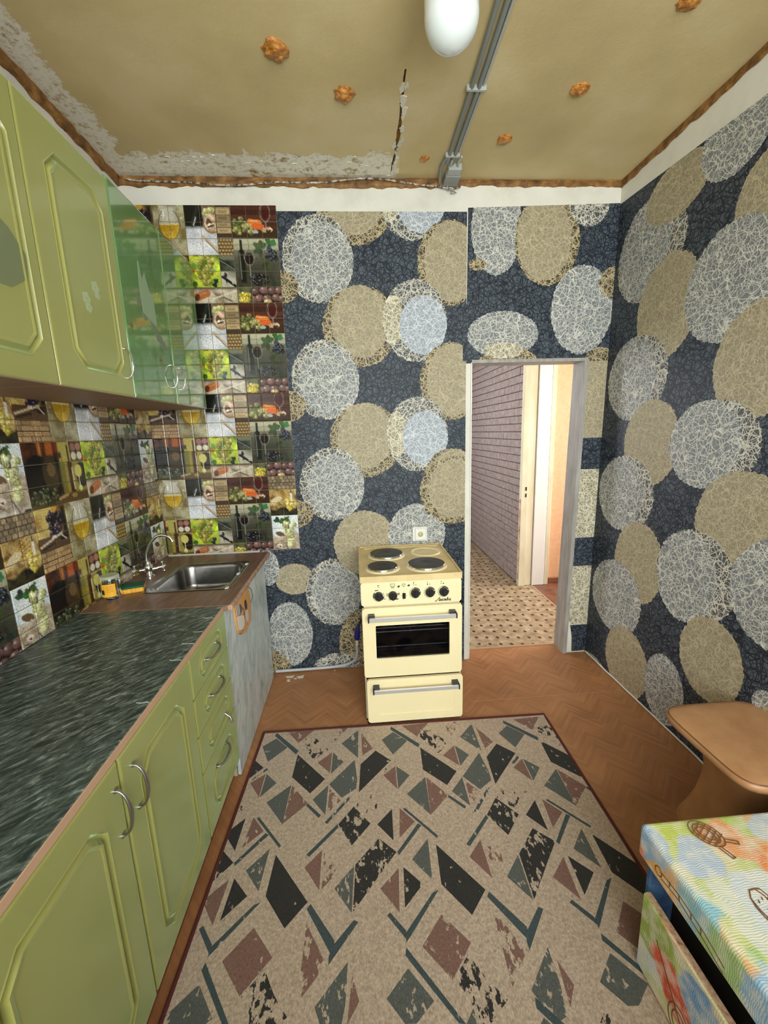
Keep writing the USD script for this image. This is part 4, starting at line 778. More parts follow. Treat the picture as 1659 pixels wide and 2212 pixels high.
UX = -.840
def wall_cabinet(name, label, y0, y1):
    t = Thing(name, label, 'cabinet', (LX, (y0 + y1) / 2, 1.75))
    t.part('carcass', cat([box(LX + .006, UX - .017, y0, y0 + .016, 1.752, 2.498), box(LX + .006, UX - .017, y1 - .016, y1, 1.752, 2.498), box(LX + .006, UX - .017, y0, y1, 2.482, 2.498), box(LX + .006, LX + .012, y0, y1, 1.752, 2.498), box(UX - .03, UX - .0175, y0 + .01, y1 - .01, 1.76, 2.49)]), CARCG)
    t.part('bottom_board', box(LX + .006, UX - .004, y0, y1, 1.748, 1.766, .001), CARC)
    return t
c1 = wall_cabinet('wall_cabinet', 'green moulded wall cabinet nearest the viewer, cut by the left edge of the photo', .46, 1.302)
for a, b, hy in ((.462, .880, .855), (.884, 1.301, .91)):
    d = c1.part('door', front(UX, a, b, 1.75, 2.50, (.085, .048, .075, .10)), GREEN, smooth=38)
    c1.part('handle', bow((UX, hy, 1.922), (UX, hy, 1.818), .026, .0042), CHROME, smooth=50, under=d)
c2 = wall_cabinet('wall_cabinet', 'single-door green moulded wall cabinet with small white flower stickers', 1.304, 1.722)
d = c2.part('door', front(UX, 1.305, 1.721, 1.75, 2.50, (.095, .062, .075, .095)), GREEN, smooth=38)
c2.part('handle', bow((UX, 1.684, 1.922), (UX, 1.680, 1.816), .026, .0042), CHROME, smooth=50, under=d)
c3 = wall_cabinet('wall_cabinet', 'plain glossy green two-door wall cabinet next to the far wall', 1.724, 2.515)
GLOSS = pm('glossy_green_film', lin(104, 144, 88), .10, coat_weight=1.0, coat_roughness=.03, specular_ior_level=.8)
for a, b, hy in ((1.725, 2.120, 2.082), (2.123, 2.514, 2.172)):
    d = c3.part('door', front(UX, a, b, 1.75, 2.512), GLOSS, smooth=38)
    c3.part('handle', bow((UX, hy, 1.924), (UX, hy - .006, 1.822), .026, .0042), CHROME, smooth=50, under=d)
def sticker(name, g, col, label, catg='sticker', grp=None, rough=.45):
    t = Thing(name, label, catg, (UX, g.centroid.x, g.centroid.y), group=grp)
    t.part('sheet', prism(g, .0006, toYZ(UX + .0002)), pm(name + '_film_' + str(used.get(name, 0)), col, rough))
def star(y, z, r): return Polygon([(y + (r if k % 2 == 0 else r * .22) * (.55 if k % 4 == 0 else 1) * math.cos(k * math.pi / 4), z + (r if k % 2 == 0 else r * .22) * math.sin(k * math.pi / 4)) for k in range(8)])
sticker('star_sticker', star(1.764, 2.021, .034), lin(122, 90, 40), 'small brown star sticker near the left edge of the glossy cabinet door', grp='star stickers')
sticker('star_sticker', star(1.984, 1.930, .032), lin(122, 90, 40), 'small brown star sticker low on the glossy cabinet door', grp='star stickers')
sticker('star_sticker', star(2.01, 2.235, .028), lin(110, 104, 50), 'faint star sticker beside the pale sticker remains', grp='star stickers')
fl_ = lambda y, z, r: unary_union([Point(y + r * .6 * math.cos(t), z + r * .6 * math.sin(t)).buffer(r * .45, quad_segs=4) for t in np.arange(5) * 1.257])
sticker('flower_sticker', fl_(1.497, 2.04, .02).union(fl_(1.503, 2.015, .016)), lin(168, 180, 142), 'pale pair of flower stickers, lower left of the two', grp='flower stickers')
sticker('flower_sticker', fl_(1.556, 2.09, .02).union(fl_(1.562, 2.068, .014)), lin(168, 180, 142), 'pale flower sticker, upper right of the two', grp='flower stickers')
g_ = np.random.default_rng(5)
rem = unary_union([Polygon([(1.925 + a + g_.uniform(-.01, .01), z) for a, z in ((-.05, 2.10), (-.055, 2.20), (-.04, 2.29), (-.02, 2.22), (.012, 2.26), (.03, 2.20), (.06, 2.19), (.07, 2.07))])] ).buffer(.004)
sticker('sticker_remains', rem, lin(140, 164, 132), 'tall pale torn sticker remains on the glossy cabinet door')
gr_ = unary_union([Point(1.862 + .024 * k + g_.uniform(-.01, .01), 2.115 - .014 * k + g_.uniform(-.02, .02)).buffer(.02, quad_segs=3) for k in range(8)])
sticker('sticker_smudge', gr_.difference(rem.buffer(.003)), lin(116, 122, 104), 'grey-mauve rubbed sticker smudge below the pale sticker remains')
sticker('grey_sticker', Polygon([(1.05, 1.98), (1.18, 1.985), (1.235, 2.02), (1.24, 2.07), (1.20, 2.11), (1.11, 2.15), (1.05, 2.15)]).buffer(.012), lin(116, 126, 92), 'translucent grey sticker at the left edge of the photo')

# ------------------------------------------------------------------ electric cooker
sv = Thing('electric_cooker', 'cream electric cooker with three black hotplates, oven window and bottom drawer', 'cooker', (.265, 2.3, 0))
X0, X1, YF, YB = -.003, .533, 2.02, 2.595
sv.part('body', cat([box(X0 + .004, X0 + .012, YF + .018, YB, .02, .83), box(X1 - .012, X1 - .004, YF + .018, YB, .02, .83), box(X0 + .004, X1 - .004, YB - .01, YB, .02, .83), box(X0 + .004, X1 - .004, YF + .018, YB, .02, .03), box(X0 + .004, X1 - .004, YF + .018, YF + .03, .684, .70), box(X0 + .02, X1 - .02, YF + .03, YB - .02, .0, .02)]), pm('grey_cream_side', lin(190, 180, 150), .45))
hob = rrect(X0 - .004, X1 - .002, YF - .004, YB + .005, .008, 4)
HP = [('front left', .123, 2.160, .080), ('back left', .161, 2.400, .097), ('front right', .367, 2.172, .099)]
dsk = unary_union([Point(x, y).buffer(r, quad_segs=10) for _, x, y, r in HP] + [Point(.404, 2.43).buffer(.080)])
sv.part('hob_top', cat([prism(hob, .026, toXY(.8285)), prism(hob.difference(hob.buffer(-.009)), .007, toXY(.8545)), box(X0 + .03, X1 - .03, YB - .055, YB - .03, .854, .863, .004)]), CREAMTOP, label='worn cream enamel hob')
for nme, x, y, r in HP + [('', .404, 2.43, .078)]:
    sv.part('plate_ring', lathe([(r + .016, .8545), (r + .012, .8595), (r + .003, .861), (r - .004, .858), (r - .01, .8545)], (x, y, 0), 48), CREAM, smooth=40)
for nme, x, y, r in HP:
    p = sv.part('hotplate', lathe([(r, .859), (r + .0015, .862), (r, .8712), (r - .004, .8726), (r - .012, .8722), (r * .72, .8715), (r * .70, .8722), (r * .45, .8722), (r * .43, .8712), (r * .26, .8712), (r * .24, .870), (0, .8695)], (x, y, 0), 56), IRON, smooth=30)
    sv.part('rim', lathe([(r + .0015, .859), (r + .004, .861), (r + .004, .867), (r + .0005, .8715), (r + .0002, .860)], (x, y, 0), 56), CHROME, smooth=40, under=p)
sv.part('empty_plate_well', lathe([(0, .8552), (.055, .8552), (.06, .857), (.068, .857), (.072, .855)], (.404, 2.43, 0), 48), CREAMTOP, smooth=40)
toF = lambda y: (lambda u, v, w: S(u, y - w, v))
def panel(x0, x1, z0, z1, yf, r=.018, th=.02, hole=None):
    """pressed enamel front with rounded corners and a soft edge"""
    g = rrect(x0, x1, z0, z1, r, 6); outs = []
    if hole is not None: g = g.difference(hole)
    a = prism(g.buffer(-.004, join_style=1), th, toF(yf + th)); b = prism(g, th - .004, toF(yf + th)); c = prism(g.buffer(-.0015), th - .0012, toF(yf + th))
    return cat([a, b, c])
cp = sv.part('control_panel', panel(X0, X1 - .006, .697, .828, YF), CREAM)
def knob(x, z, ring=True):
    k = cat([lathe([(0, 0), (.0235, 0), (.0235, .006), (.021, .016), (.019, .0175), (0, .0175)], (x, YF - .001, z), 28, axis=1), box(x - .0045, x + .0045, YF - .026, YF - .012, z - .02, z + .02, .0018)])
    kp = sv.part('knob', k, BLACK, smooth=35)
    return kp
for i, (x, z) in enumerate([(.089, .753), (.163, .753), (.280, .760), (.357, .760), (.430, .760)]):
    kp = knob(x, z)
    if i != 1:
        a0, a1 = (2.3, 6.9) if i == 0 else (.35, 5.9)
        sv.part('dial_ring', prism(LineString(arc(lambda t: (x + .0275 * math.cos(t), z + .0275 * math.sin(t)), 0, 2 * math.pi, 40)).buffer(.0026), .0012, toF(YF)), pm('dial_white_%d' % i, lin(240, 232, 196), .4), under=cp)
        sv.part('dial_mark', prism(unary_union([LineString(arc(lambda t: (x + .0288 * math.cos(t), z + .0288 * math.sin(t)), a0, a1, 30)).buffer(.0009)] + [LineString(arc(lambda t: (x + .0272 * math.cos(t), z + .0272 * math.sin(t)), b_, b_ + .55, 8)).buffer(.0026) for b_ in ((.5, 1.15, 5.9) if i else (2.5, 2.9, 5.5))]), .0016, toF(YF)), INK, under=cp)
sym = []
L_ = lambda pts, w=.0016: LineString(pts).buffer(w / 2)
sym += [L_([(.152, .803), (.174, .803), (.174, .816), (.152, .816), (.152, .803)]), L_([(.156, .793), (.156, .801)]), L_([(.170, .793), (.170, .801)]), L_([(.157, .797), (.169, .797)]), L_([(.159, .792), (.167, .792)])]
sym += [Point(.087, .811).buffer(.0026).difference(Point(.087, .811).buffer(.0012)), L_(arc(lambda t: (.092 + .005 * math.cos(t), .806 + .005 * math.sin(t)), .8, 5.4, 12), .0014)]
for (hx, hz) in ((.194, .800), (.247, .803)): sym += [affinity.rotate(affinity.scale(Point(hx, hz).buffer(.006), 1.1, .7), 25), Polygon([(hx - .006, hz), (hx + .006, hz), (hx + .001, hz - .007)]), Point(hx + .0035, hz + .001).buffer(.0036)]
sym += [LineString(arc(lambda t: (.221 + .0055 * math.cos(t), .807 + .0055 * math.sin(t)), -.9, 4.0, 20)).buffer(.0007), L_([(.218, .799), (.224, .799)]), L_([(.2185, .797), (.2235, .797)])] + [L_([(.221 + .008 * math.cos(t), .807 + .008 * math.sin(t)), (.221 + .0115 * math.cos(t), .807 + .0115 * math.sin(t))]) for t in (-.2, .55, 1.57, 2.6, 3.35)]
for (dx, f) in ((.279, 0), (.352, 1), (.424, 2)):
    c3_ = [(dx - .006, .815), (dx - .006, .804), (dx + .006, .804)]; on = (0, 1, 2)[f]
    for j, (a, b) in enumerate(c3_): sym.append(Point(a, b).buffer(.0030) if j == on else Point(a, b).buffer(.0028).difference(Point(a, b).buffer(.0017)))
sym += [L_([(.130, .757), (.139, .757)], .0024), L_([(.130, .763), (.139, .763)], .0024), L_([(.130, .751), (.137, .751)], .0018), L_([(.188, .762), (.198, .763)], .0036), L_([(.188, .755), (.198, .756)], .0036), L_([(.141, .729), (.150, .729), (.150, .735)], .0024), L_([(.178, .730), (.190, .732)], .0052), Polygon([(.157, .733), (.169, .733), (.163, .725)])]
sym += [Point(.207, .747).buffer(.0018), Point(.235, .750).buffer(.0018), L_([(.220, .765), (.220, .770)]), L_([(.219, .726), (.219, .730)]), L_([(.117, .735), (.124, .735)], .003), L_([(.072, .783), (.086, .785)], .004)]
many(sv, 'panel_symbol', [prism(g_, .0010, toF(YF)) for g_ in polys(unary_union(sym))], INK, under=cp)
sv.part('light_switch', cat([box(.2135, .2305, YF - .003, YF + .002, .731, .762, .001), box(.216, .228, YF - .006, YF, .738, .756, .002)]), BLACK, under=cp)
# cursive maker's name Лысьва, written with pen strokes
cur = [[(0, .1), (.12, .0), (.5, .75), (.62, 1.0), (.66, .6), (.7, .05), (.85, .15)], [(.85, .15), (1.0, .55), (.98, .1), (1.1, .0), (1.28, .12), (1.2, .32), (1.02, .28)], [(1.28, .12), (1.42, .55), (1.42, .1), (1.55, .1)],
       [(1.9, .45), (1.75, .5), (1.65, .22), (1.78, .02), (1.98, .15)], [(1.98, .15), (2.1, .55), (2.08, .1), (2.2, .0), (2.36, .14), (2.26, .32), (2.1, .26), (2.36, .2)],
       [(2.4, .2), (2.55, .4), (2.6, .8), (2.5, .9), (2.47, .5), (2.5, .08), (2.65, .02), (2.74, .2), (2.62, .36), (2.52, .3)], [(2.74, .25), (2.9, .3)], [(3.25, .42), (3.05, .5), (2.92, .25), (3.02, .02), (3.18, .15), (3.27, .5), (3.22, .1), (3.32, .0), (3.45, .12)]]
lg = []
for st_ in cur:
    p_ = np.array(st_); k_ = CubicSpline(np.arange(len(p_)), p_)(np.linspace(0, len(p_) - 1, 8 * len(p_))) if len(p_) > 2 else p_
    k_ = np.stack([k_[:, 0] + .28 * k_[:, 1], k_[:, 1]], 1); lg.append(LineString(np.stack([.389 + k_[:, 0] * .0232, .7085 + k_[:, 1] * .0185], 1)).buffer(.0010))
sv.part('maker_name', prism(unary_union(lg).buffer(.0002), .0015, toF(YF)), INK, label='Лысьва in cursive lettering', under=cp)
win = rrect(.068, .462, .398, .588, .006)
dd = sv.part('oven_door', panel(X0 + .002, X1 - .002, .288, .686, YF - .002, hole=win), CREAM)
sv.part('window_frame', prism(rrect(.052, .478, .383, .602, .008).difference(win), .003, toF(YF - .001)), CREAM, under=dd)
sv.part('oven_glass', box(.066, .464, YF + .004, YF + .008, .396, .590), OVENG, label='dark oven window', under=dd)
INT = nm('oven_enamel', [(.3, (.02, .02, .023)), (.7, (.05, .05, .056))], 20, .3)
oi = [box(.03, .50, YF + .30, YF + .31, .33, .66), box(.03, .04, YF + .02, YF + .30, .33, .66), box(.49, .50, YF + .02, YF + .30, .33, .66), box(.03, .50, YF + .02, YF + .30, .33, .34), box(.03, .50, YF + .02, YF + .30, .65, .66)]
sv.part('oven_cavity', cat(oi), INT)
sv.part('oven_rack', cat([tube([(.05, YF + .04 + .045 * k, .53), (.48, YF + .04 + .045 * k, .53)], .003, 6) for k in range(6)] + [tube([(.06 + .2 * k, YF + .03, .527), (.06 + .2 * k, YF + .29, .527)], .003, 6) for k in range(3)]), SATIN)
sv.part('baking_tray', cat([box(.06, .47, YF + .05, YF + .28, .42, .424), tube([(.06, YF + .05, .44), (.47, YF + .05, .44)], .006, 8)]), pm('dark_tray', (.10, .10, .11), .25, metallic=.8))
def barhandle(x0, x1, z, y, under):
    h = sv.part('handle', box(x0, x1, y - .046, y - .034, z - .012, z + .010, .002), ALU, label='aluminium bar handle', under=under)
    many(sv, 'handle_bracket', [box(a, b, y - .045, y + .002, z - .009, z + .017, .002) for a, b in ((x0 - .005, x0 + .028), (x1 - .028, x1 + .005))][:0] + [cat([box(a, b, y - .034, y + .002, z - .009, z + .018, .002), box(c, c + .006, y - .046, y - .02, z - .014, z + .012, .001)]) for a, b, c in ((x0 - .004, x0 + .030, x0 - .006), (x1 - .030, x1 + .004, x1))], BLACK, under=under)
barhandle(.034, .488, .640, YF - .002, dd)
dw = sv.part('drawer', panel(X0 + .012, X1 + .002, .016, .276, YF - .008), CREAM)
ins = rrect(.062, .488, .058, .212, .006); sv.part('drawer_moulding', cat([prism(ins.difference(ins.buffer(-.004)), .0018, toF(YF - .008)), box(.07, .48, YF - .013, YF - .007, .060, .070, .002)]), CREAM, under=dw)
barhandle(.046, .502, .232, YF - .008, dw)
sv.part('foot_strip', box(X0 + .01, X1 - .01, YF + .01, YF + .025, .0, .02), BLACK)

so = Thing('wall_socket', 'white square wall socket with oval cover above the back of the cooker', 'socket', (.400, D, .925))
so.part('plate', cat([box(.352, .448, D - .010, D - .001, .878, .972, .003), box(.366, .440, D - .020, D - .008, .886, .966, .004)]), WHITEP)
so.part('oval_cover', lathe([(0, .006), (.012, .005), (.018, .0)], (.402, D - .0195, .926), 28, axis=1), pm('yellowed_plastic', lin(186, 178, 130), .35), smooth=True)
pc_ = Thing('power_cable', 'grey cooker cable with a dark blue plug and a pale collar, beside the cooker', 'cable', (-.05, 2.58, 0))
cb = CubicSpline(np.arange(8), np.array([(-.042, 2.5, .235), (-.044, 2.52, .18), (-.056, 2.55, .10), (-.10, 2.585, .045), (-.17, 2.594, .024), (-.30, 2.596, .017), (-.45, 2.596, .015), (-.60, 2.596, .014)]))(np.linspace(0, 7, 60))
pc_.part('cable', tube(cb, .010, 10), pm('grey_cable', lin(186, 192, 196), .45), smooth=50)
pc_.part('collar', tube([(-.0415, 2.5, .225), (-.041, 2.5, .265)], .010, 12), pm('beige_collar', lin(226, 200, 176), .5), smooth=50)
pc_.part('plug', tube([(-.041, 2.5, .262), (-.039, 2.5, .28), (-.036, 2.5, .322), (-.028, 2.5, .358)], [.014, .019, .018, .009], 14), pm('dark_blue_plug', lin(28, 28, 120), .35), smooth=50)
pc_.part('lead', tube([(-.028, 2.5, .355), (-.018, 2.5, .378), (-.006, 2.5, .40)], .006, 8), BLACK, smooth=50)
chp = [Polygon([(-.53, 2.545), (-.47, 2.552), (-.478, 2.528), (-.52, 2.53)]), Polygon([(-.455, 2.535), (-.405, 2.545), (-.41, 2.52), (-.44, 2.515)]), Polygon([(-.515, 2.505), (-.495, 2.51), (-.49, 2.485), (-.51, 2.488)]), Polygon([(-.47, 2.515), (-.45, 2.52), (-.452, 2.505)]), Polygon([(-.21, 2.582), (-.198, 2.584), (-.2, 2.574)])]
for i, g_ in enumerate(chp):
    lb = ['large grey plaster flake on the floor by the sink unit', 'pale plaster flake to the right of the largest one', 'small plaster flake nearest the viewer', 'tiny plaster chip between the larger flakes', 'tiny plaster chip lying alone nearer the cooker'][i]
    t = Thing('plaster_flake', lb, 'plaster flake', (g_.centroid.x, g_.centroid.y, 0), group='plaster flakes on the floor'); t.part('flake', prism(g_, .004, toXY(.0005)), OFFW)

# ------------------------------------------------------------------ rug
rg = Thing('rug', 'beige rug with worn grey and brown diamond pattern and dark red binding', 'rug', (.2, 1.2, 0))
RC = {'V': lin(70, 82, 84), 'P': lin(128, 98, 88), 'D': lin(54, 53, 51), 'G': lin(92, 96, 92)}
def ra(k, w): return {'print': np.array(RC[k] if k else lin(170, 150, 130)), 'worn': np.float32(w if k else 1.0)}
RUGP = [('V', 0.0, [(0.131, 1.985), (0.266, 1.842), (0.255, 1.82), (0.124, 1.964)]), ('P', 0.2, [(0.189, 1.986), (0.337, 1.993), (0.259, 1.897)]), ('D', 0.5, [(0.266, 1.906), (0.321, 1.953), (0.417, 1.835), (0.35, 1.771)]), ('P', 0.5, [(0.426, 1.991), (0.516, 1.988), (0.43, 1.867)]), ('G', 0.15, [(0.57, 1.96), (0.483, 1.869), (0.567, 1.764)]), ('P', 0.3, [(0.586, 1.936), (0.643, 1.818), (0.588, 1.778)]), ('G', 0.1, [(0.755, 1.925), (0.692, 1.874), (0.741, 1.768), (0.823, 1.853)]), ('D', 0.1, [(0.265, 1.818), (0.412, 1.653), (0.351, 1.581), (0.256, 1.68)]), ('P', 0.05, [(0.437, 1.813), (0.369, 1.755), (0.434, 1.685)]), ('G', 0.1, [(0.442, 1.813), (0.497, 1.746), (0.438, 1.681)]), ('G', 0.1, [(0.55, 1.753), (0.562, 1.638), (0.557, 1.587), (0.493, 1.544), (0.433, 1.621)]), ('D', 0.1, [(0.656, 1.803), (0.727, 1.732), (0.569, 1.565), (0.579, 1.723)]), ('V', 0.5, [(0.746, 1.73), (0.75, 1.717), (0.69, 1.662), (0.687, 1.676)]), ('G', 0.1, [(0.26, 1.636), (0.164, 1.553), (0.251, 1.442)]), ('P', 0.2, [(0.264, 1.633), (0.346, 1.53), (0.251, 1.442)]), ('G', 0.1, [(0.43, 1.618), (0.365, 1.547), (0.426, 1.467)]), ('P', 0.45, [(0.438, 1.596), (0.489, 1.53), (0.433, 1.474)]), ('V', 0.0, [(0.348, 1.529), (0.408, 1.467), (0.399, 1.456), (0.339, 1.521)]), ('V', 0.35, [(0.542, 1.55), (0.436, 1.424), (0.427, 1.434), (0.524, 1.546)]), ('D', 0.62, [(0.622, 1.578), (0.694, 1.514), (0.604, 1.438), (0.55, 1.495)]), ('D', 0.3, [(0.546, 1.495), (0.615, 1.409), (0.539, 1.325), (0.483, 1.419)]), ('V', 0.12, [(0.479, 1.42), (0.485, 1.406), (0.377, 1.296), (0.365, 1.305)]), ('P', 0.05, [(0.745, 1.694), (0.685, 1.647), (0.742, 1.565)]), ('G', 0.1, [(0.75, 1.693), (0.807, 1.635), (0.746, 1.565)]), ('D', 0.05, [(0.091, 1.485), (0.025, 1.421), (0.085, 1.347)]), ('P', 0.1, [(0.124, 1.486), (0.11, 1.356), (0.18, 1.419)]), ('V', 0.1, [(0.147, 1.485), (0.263, 1.349), (0.256, 1.341), (0.138, 1.48)]), ('V', 0.1, [(0.19, 1.409), (0.204, 1.4), (0.101, 1.288), (0.095, 1.3)]), ('G', 0.15, [(0.22, 1.342), (0.147, 1.267), (0.21, 1.191)]), ('D', 0.06, [(0.248, 1.316), (0.388, 1.14), (0.321, 1.069), (0.239, 1.172)]), ('P', 0.1, [(0.094, 1.241), (0.022, 1.177), (0.082, 1.098)]), ('D', 0.15, [(0.112, 1.243), (0.174, 1.178), (0.102, 1.11)]), ('P', 0.4, [(0.163, 1.161), (0.109, 1.107), (0.105, 1.101), (0.153, 1.152)]), ('V', 0.1, [(0.226, 1.155), (0.204, 1.148), (0.097, 1.04), (0.094, 1.013), (0.112, 1.031)]), ('V', 0.1, [(0.051, 1.101), (0.098, 1.045), (0.095, 1.023), (0.04, 1.093)]), ('P', 0.03, [(0.424, 1.318), (0.364, 1.257), (0.425, 1.174)]), ('P', 0.5, [(0.433, 1.31), (0.503, 1.244), (0.433, 1.176)]), ('G', 0.2, [(0.548, 1.247), (0.478, 1.175), (0.54, 1.093)]), ('D', 0.3, [(0.646, 1.344), (0.71, 1.283), (0.647, 1.213), (0.544, 1.095), (0.553, 1.25)]), ('P', 0.15, [(0.22, 1.08), (0.143, 0.999), (0.219, 0.912), (0.296, 0.995)]), ('V', 0.05, [(0.093, 1.001), (0.233, 0.819), (0.215, 0.821), (0.087, 0.982)]), ('P', 0.4, [(0.392, 1.075), (0.433, 1.012), (0.463, 0.963), (0.386, 0.881)]), ('V', 0.05, [(0.399, 1.133), (0.486, 1.021), (0.486, 1.005), (0.474, 0.989), (0.387, 1.119)]), ('V', 0.05, [(0.547, 1.072), (0.562, 1.065), (0.47, 0.96), (0.47, 0.984), (0.486, 1.013)]), ('D', 0.42, [(0.279, 0.967), (0.318, 0.906), (0.363, 0.856), (0.299, 0.813), (0.264, 0.816), (0.258, 0.869), (0.224, 0.912)]), ('G', 0.2, [(0.092, 0.95), (0.022, 0.888), (0.069, 0.833), (0.1, 0.831), (0.156, 0.872)]), ('G', 0.25, [(0.529, 0.964), (0.437, 0.87), (0.472, 0.798), (0.509, 0.809), (0.524, 0.87)]), ('P', 0.3, [(0.542, 0.93), (0.563, 0.871), (0.529, 0.826)])]
rbase = Polygon([(-.558, 2.013), (.992, 1.992), (.962, .9), (.93, .25), (-.62, .25), (-.602, .9)])
sh = [(None, ra(None, 1))]
for lx, ly in [(i, j) for j in (0, -1) for i in (-3, -2, -1, 0, 1, 2)]:
    for k, w, pts in RUGP:
        g_ = Polygon(pts).buffer(0)
        g_ = affinity.translate(g_, .618 * lx + (.31 if ly else 0), -.018 * lx + ly * 1.13)
        if ly and g_.bounds[3] > .86: continue
        sh.append((g_, ra(k, .12 + .9 * w)))
(V, F), A = part_mesh(partition(rbase, sh), lambda u, v, w: S(u, v, .0085 + 0 * u))
rg.part('pile', (V, F), RUG, attrs=A)
rg.part('backing', prism(rbase, .0075, toXY(.0005)), pm('rug_backing', lin(120, 104, 90), .95))
bd = np.array(rbase.exterior.coords); rg.part('binding', tube(np.vstack([*[bd[i] + (bd[i + 1] - bd[i]) * t for i in range(len(bd) - 1) for t in (np.linspace(0, 1, 20)[:-1])], bd[0]])[:, [0, 1, 1]] * [1, 1, 0] + [0, 0, .0062], .0078, 8), pm('dark_red_binding', lin(84, 36, 30), .9), label='dark red bound edge', smooth=50)

# ------------------------------------------------------------------ stool and bench on the right
sl = Thing('stool', 'tan leatherette stool with rounded-square seat on a flared base', 'stool', (1.40, 1.23, 0))
def sq_ring(cx_, cy_, h, z, p, n=72, bulge=.0):
    a = np.arange(n) * 2 * math.pi / n; c, s = np.cos(a), np.sin(a); r = h / (np.abs(c) ** p + np.abs(s) ** p) ** (1 / p)
    return np.stack([cx_ + r * c, cy_ + r * s, z + 0 * a], 1)
c_ = (1.405, 1.235)
prof = [(.150, .405, 6), (.195, .408, 6), (.204, .416, 6), (.206, .428, 6), (.203, .438, 6), (.196, .446, 6), (.175, .453, 5), (.13, .458, 4), (.07, .461, 3), (.02, .462, 2)]
sl.part('seat', loft([sq_ring(*c_, h, z, p) for h, z, p in prof]), LEATHER, smooth=50)
sl.part('piping', tube(np.vstack([sq_ring(*c_, .2005, .4425, 6), sq_ring(*c_, .2005, .4425, 6)[:1]]), .0022, 6), PIPING, smooth=50)
sl.part('base', loft([sq_ring(*c_, h, z, 3.2) for h, z in ((.165, .0), (.163, .012), (.145, .06), (.122, .14), (.110, .22), (.108, .28), (.118, .34), (.145, .395), (.15, .408))], False), LEATHER, smooth=50)

bn = Thing('storage_bench', 'upholstered storage bench in colourful nursery-print fabric, lower right', 'bench', (1.2, .5, 0))
BX0, BX1, BY0, BY1 = .780, 1.560, -.25, .955
pal = [((176, 198, 214), .30), ((208, 215, 222), .42), ((214, 219, 200), .47), ((206, 212, 142), .53), ((222, 214, 168), .58), ((230, 186, 136), .64), ((226, 150, 104), .72), ((232, 224, 206), .9)]
def fab(v):
    q = v * np.array([3.0, 3.0, 3.6]); n1 = meshkit.fbm(q, 3, 21); n1 = np.clip((n1 - .5) * 1.5 + .5, 0, 1); out = np.zeros((len(v), 3))
    cols = np.array([lin(*c) for c, _ in pal]); at = np.array([a for _, a in pal])
    n2 = np.clip((meshkit.fbm(v * 7.0 + 9, 3, 33) - .5) * .12 + n1, 0, 1)
    out[:] = cols[0]
    for k in range(1, len(at)): m_ = np.clip((n2 - (at[k - 1] + at[k]) / 2) / .012 + .5, 0, 1)[:, None]; out = out * (1 - m_) + cols[k] * m_
    n3_ = (meshkit.fbm(v * 22, 3, 5) - .5) * .9
    pin = lambda cx_, cy_, cz_, r, col: np.clip(1.4 - np.sqrt(((v - [cx_, cy_, cz_]) ** 2).sum(1)) / r * 1.0, 0, 1)[:, None]
    for (x, y, z, r, col) in [(.83, .93, .45, .07, (196, 208, 96)), (1.0, .95, .45, .09, (190, 206, 104)), (.86, .84, .45, .055, (188, 200, 214)), (.98, .88, .45, .06, (236, 166, 110)), (1.06, .80, .45, .06, (236, 150, 92)), (1.15, .88, .45, .08, (198, 206, 214)), (.95, .72, .45, .08, (214, 220, 222)), (1.08, .67, .45, .08, (232, 172, 112)), (.95, .62, .45, .05, (236, 192, 120)), (.78, .90, .42, .06, (150, 182, 214)), (.78, .86, .36, .05, (236, 170, 70)), (.78, .955, .37, .03, (226, 110, 70)), (.78, .74, .40, .07, (150, 196, 206)), (.78, .66, .37, .08, (170, 200, 130)), (.78, .56, .40, .07, (150, 190, 220)), (.775, .86, .2, .09, (158, 176, 72)), (.775, .80, .14, .05, (222, 88, 50)), (.775, .76, .10, .05, (216, 84, 46)), (.775, .70, .20, .06, (120, 160, 204)), (.775, .64, .14, .07, (130, 170, 206)), (.775, .66, .06, .05, (216, 140, 84))]:
        dd_ = np.sqrt(((v - [x, y, z]) ** 2).sum(1)) / r + n3_; w = np.clip((1 - dd_) / .16 + .5, 0, 1)[:, None]; out = out * (1 - w) + np.array(lin(*col)) * w
    return out
def dens(mesh, L): 
    v, f = trimesh.remesh.subdivide_to_size(mesh.vertices, mesh.faces, L, max_iter=12); return trimesh.Trimesh(v, f, process=True)
import manifold3d
def pillow(x0, x1, y0, y1, z0, z1, r, L=.010, puff=.0):
    sp_ = []
    for a in (x0 + r, x1 - r):
        for b in (y0 + r, y1 - r):
            for c in (z0 + r, z1 - r): s_ = trimesh.creation.icosphere(2, r); s_.apply_translation([a, b, c]); sp_.append(s_)
    h = dens(trimesh.convex.convex_hull(np.vstack([s_.vertices for s_ in sp_])), L)
    if puff:
        v = np.array(h.vertices); w = np.clip(np.minimum(v[:, 0] - x0, x1 - v[:, 0]) / .2, 0, 1) * np.clip(np.minimum(v[:, 1] - y0, y1 - v[:, 1]) / .2, 0, 1); v[:, 2] += puff * w ** .5 * (v[:, 2] > (z0 + z1) / 2); h.vertices = v
    return h
cu = pillow(BX0, BX1, BY0, BY1, .348, .452, .014, puff=.006)
cus = bn.part('seat_cushion', cu, FABRIC, smooth=True, attrs={'print': fab(np.array(cu.vertices))})
bn.part('cushion_seam', tube([(BX0 + .010, y, .4480) for y in np.linspace(BY0 + .02, BY1 - .012, 40)] + [(x, BY1 - .010, .448) for x in np.linspace(BX0 + .014, BX1 - .02, 30)], .0016, 6), pm('seam_thread', lin(226, 222, 196), .8), under=cus)
fp = dens(box(BX0 - .008, BX0 + .012, BY0, .905, .0152, .268, .003), .009)
bn.part('front_panel', fp, FABRIC, attrs={'print': fab(np.array(fp.vertices))})
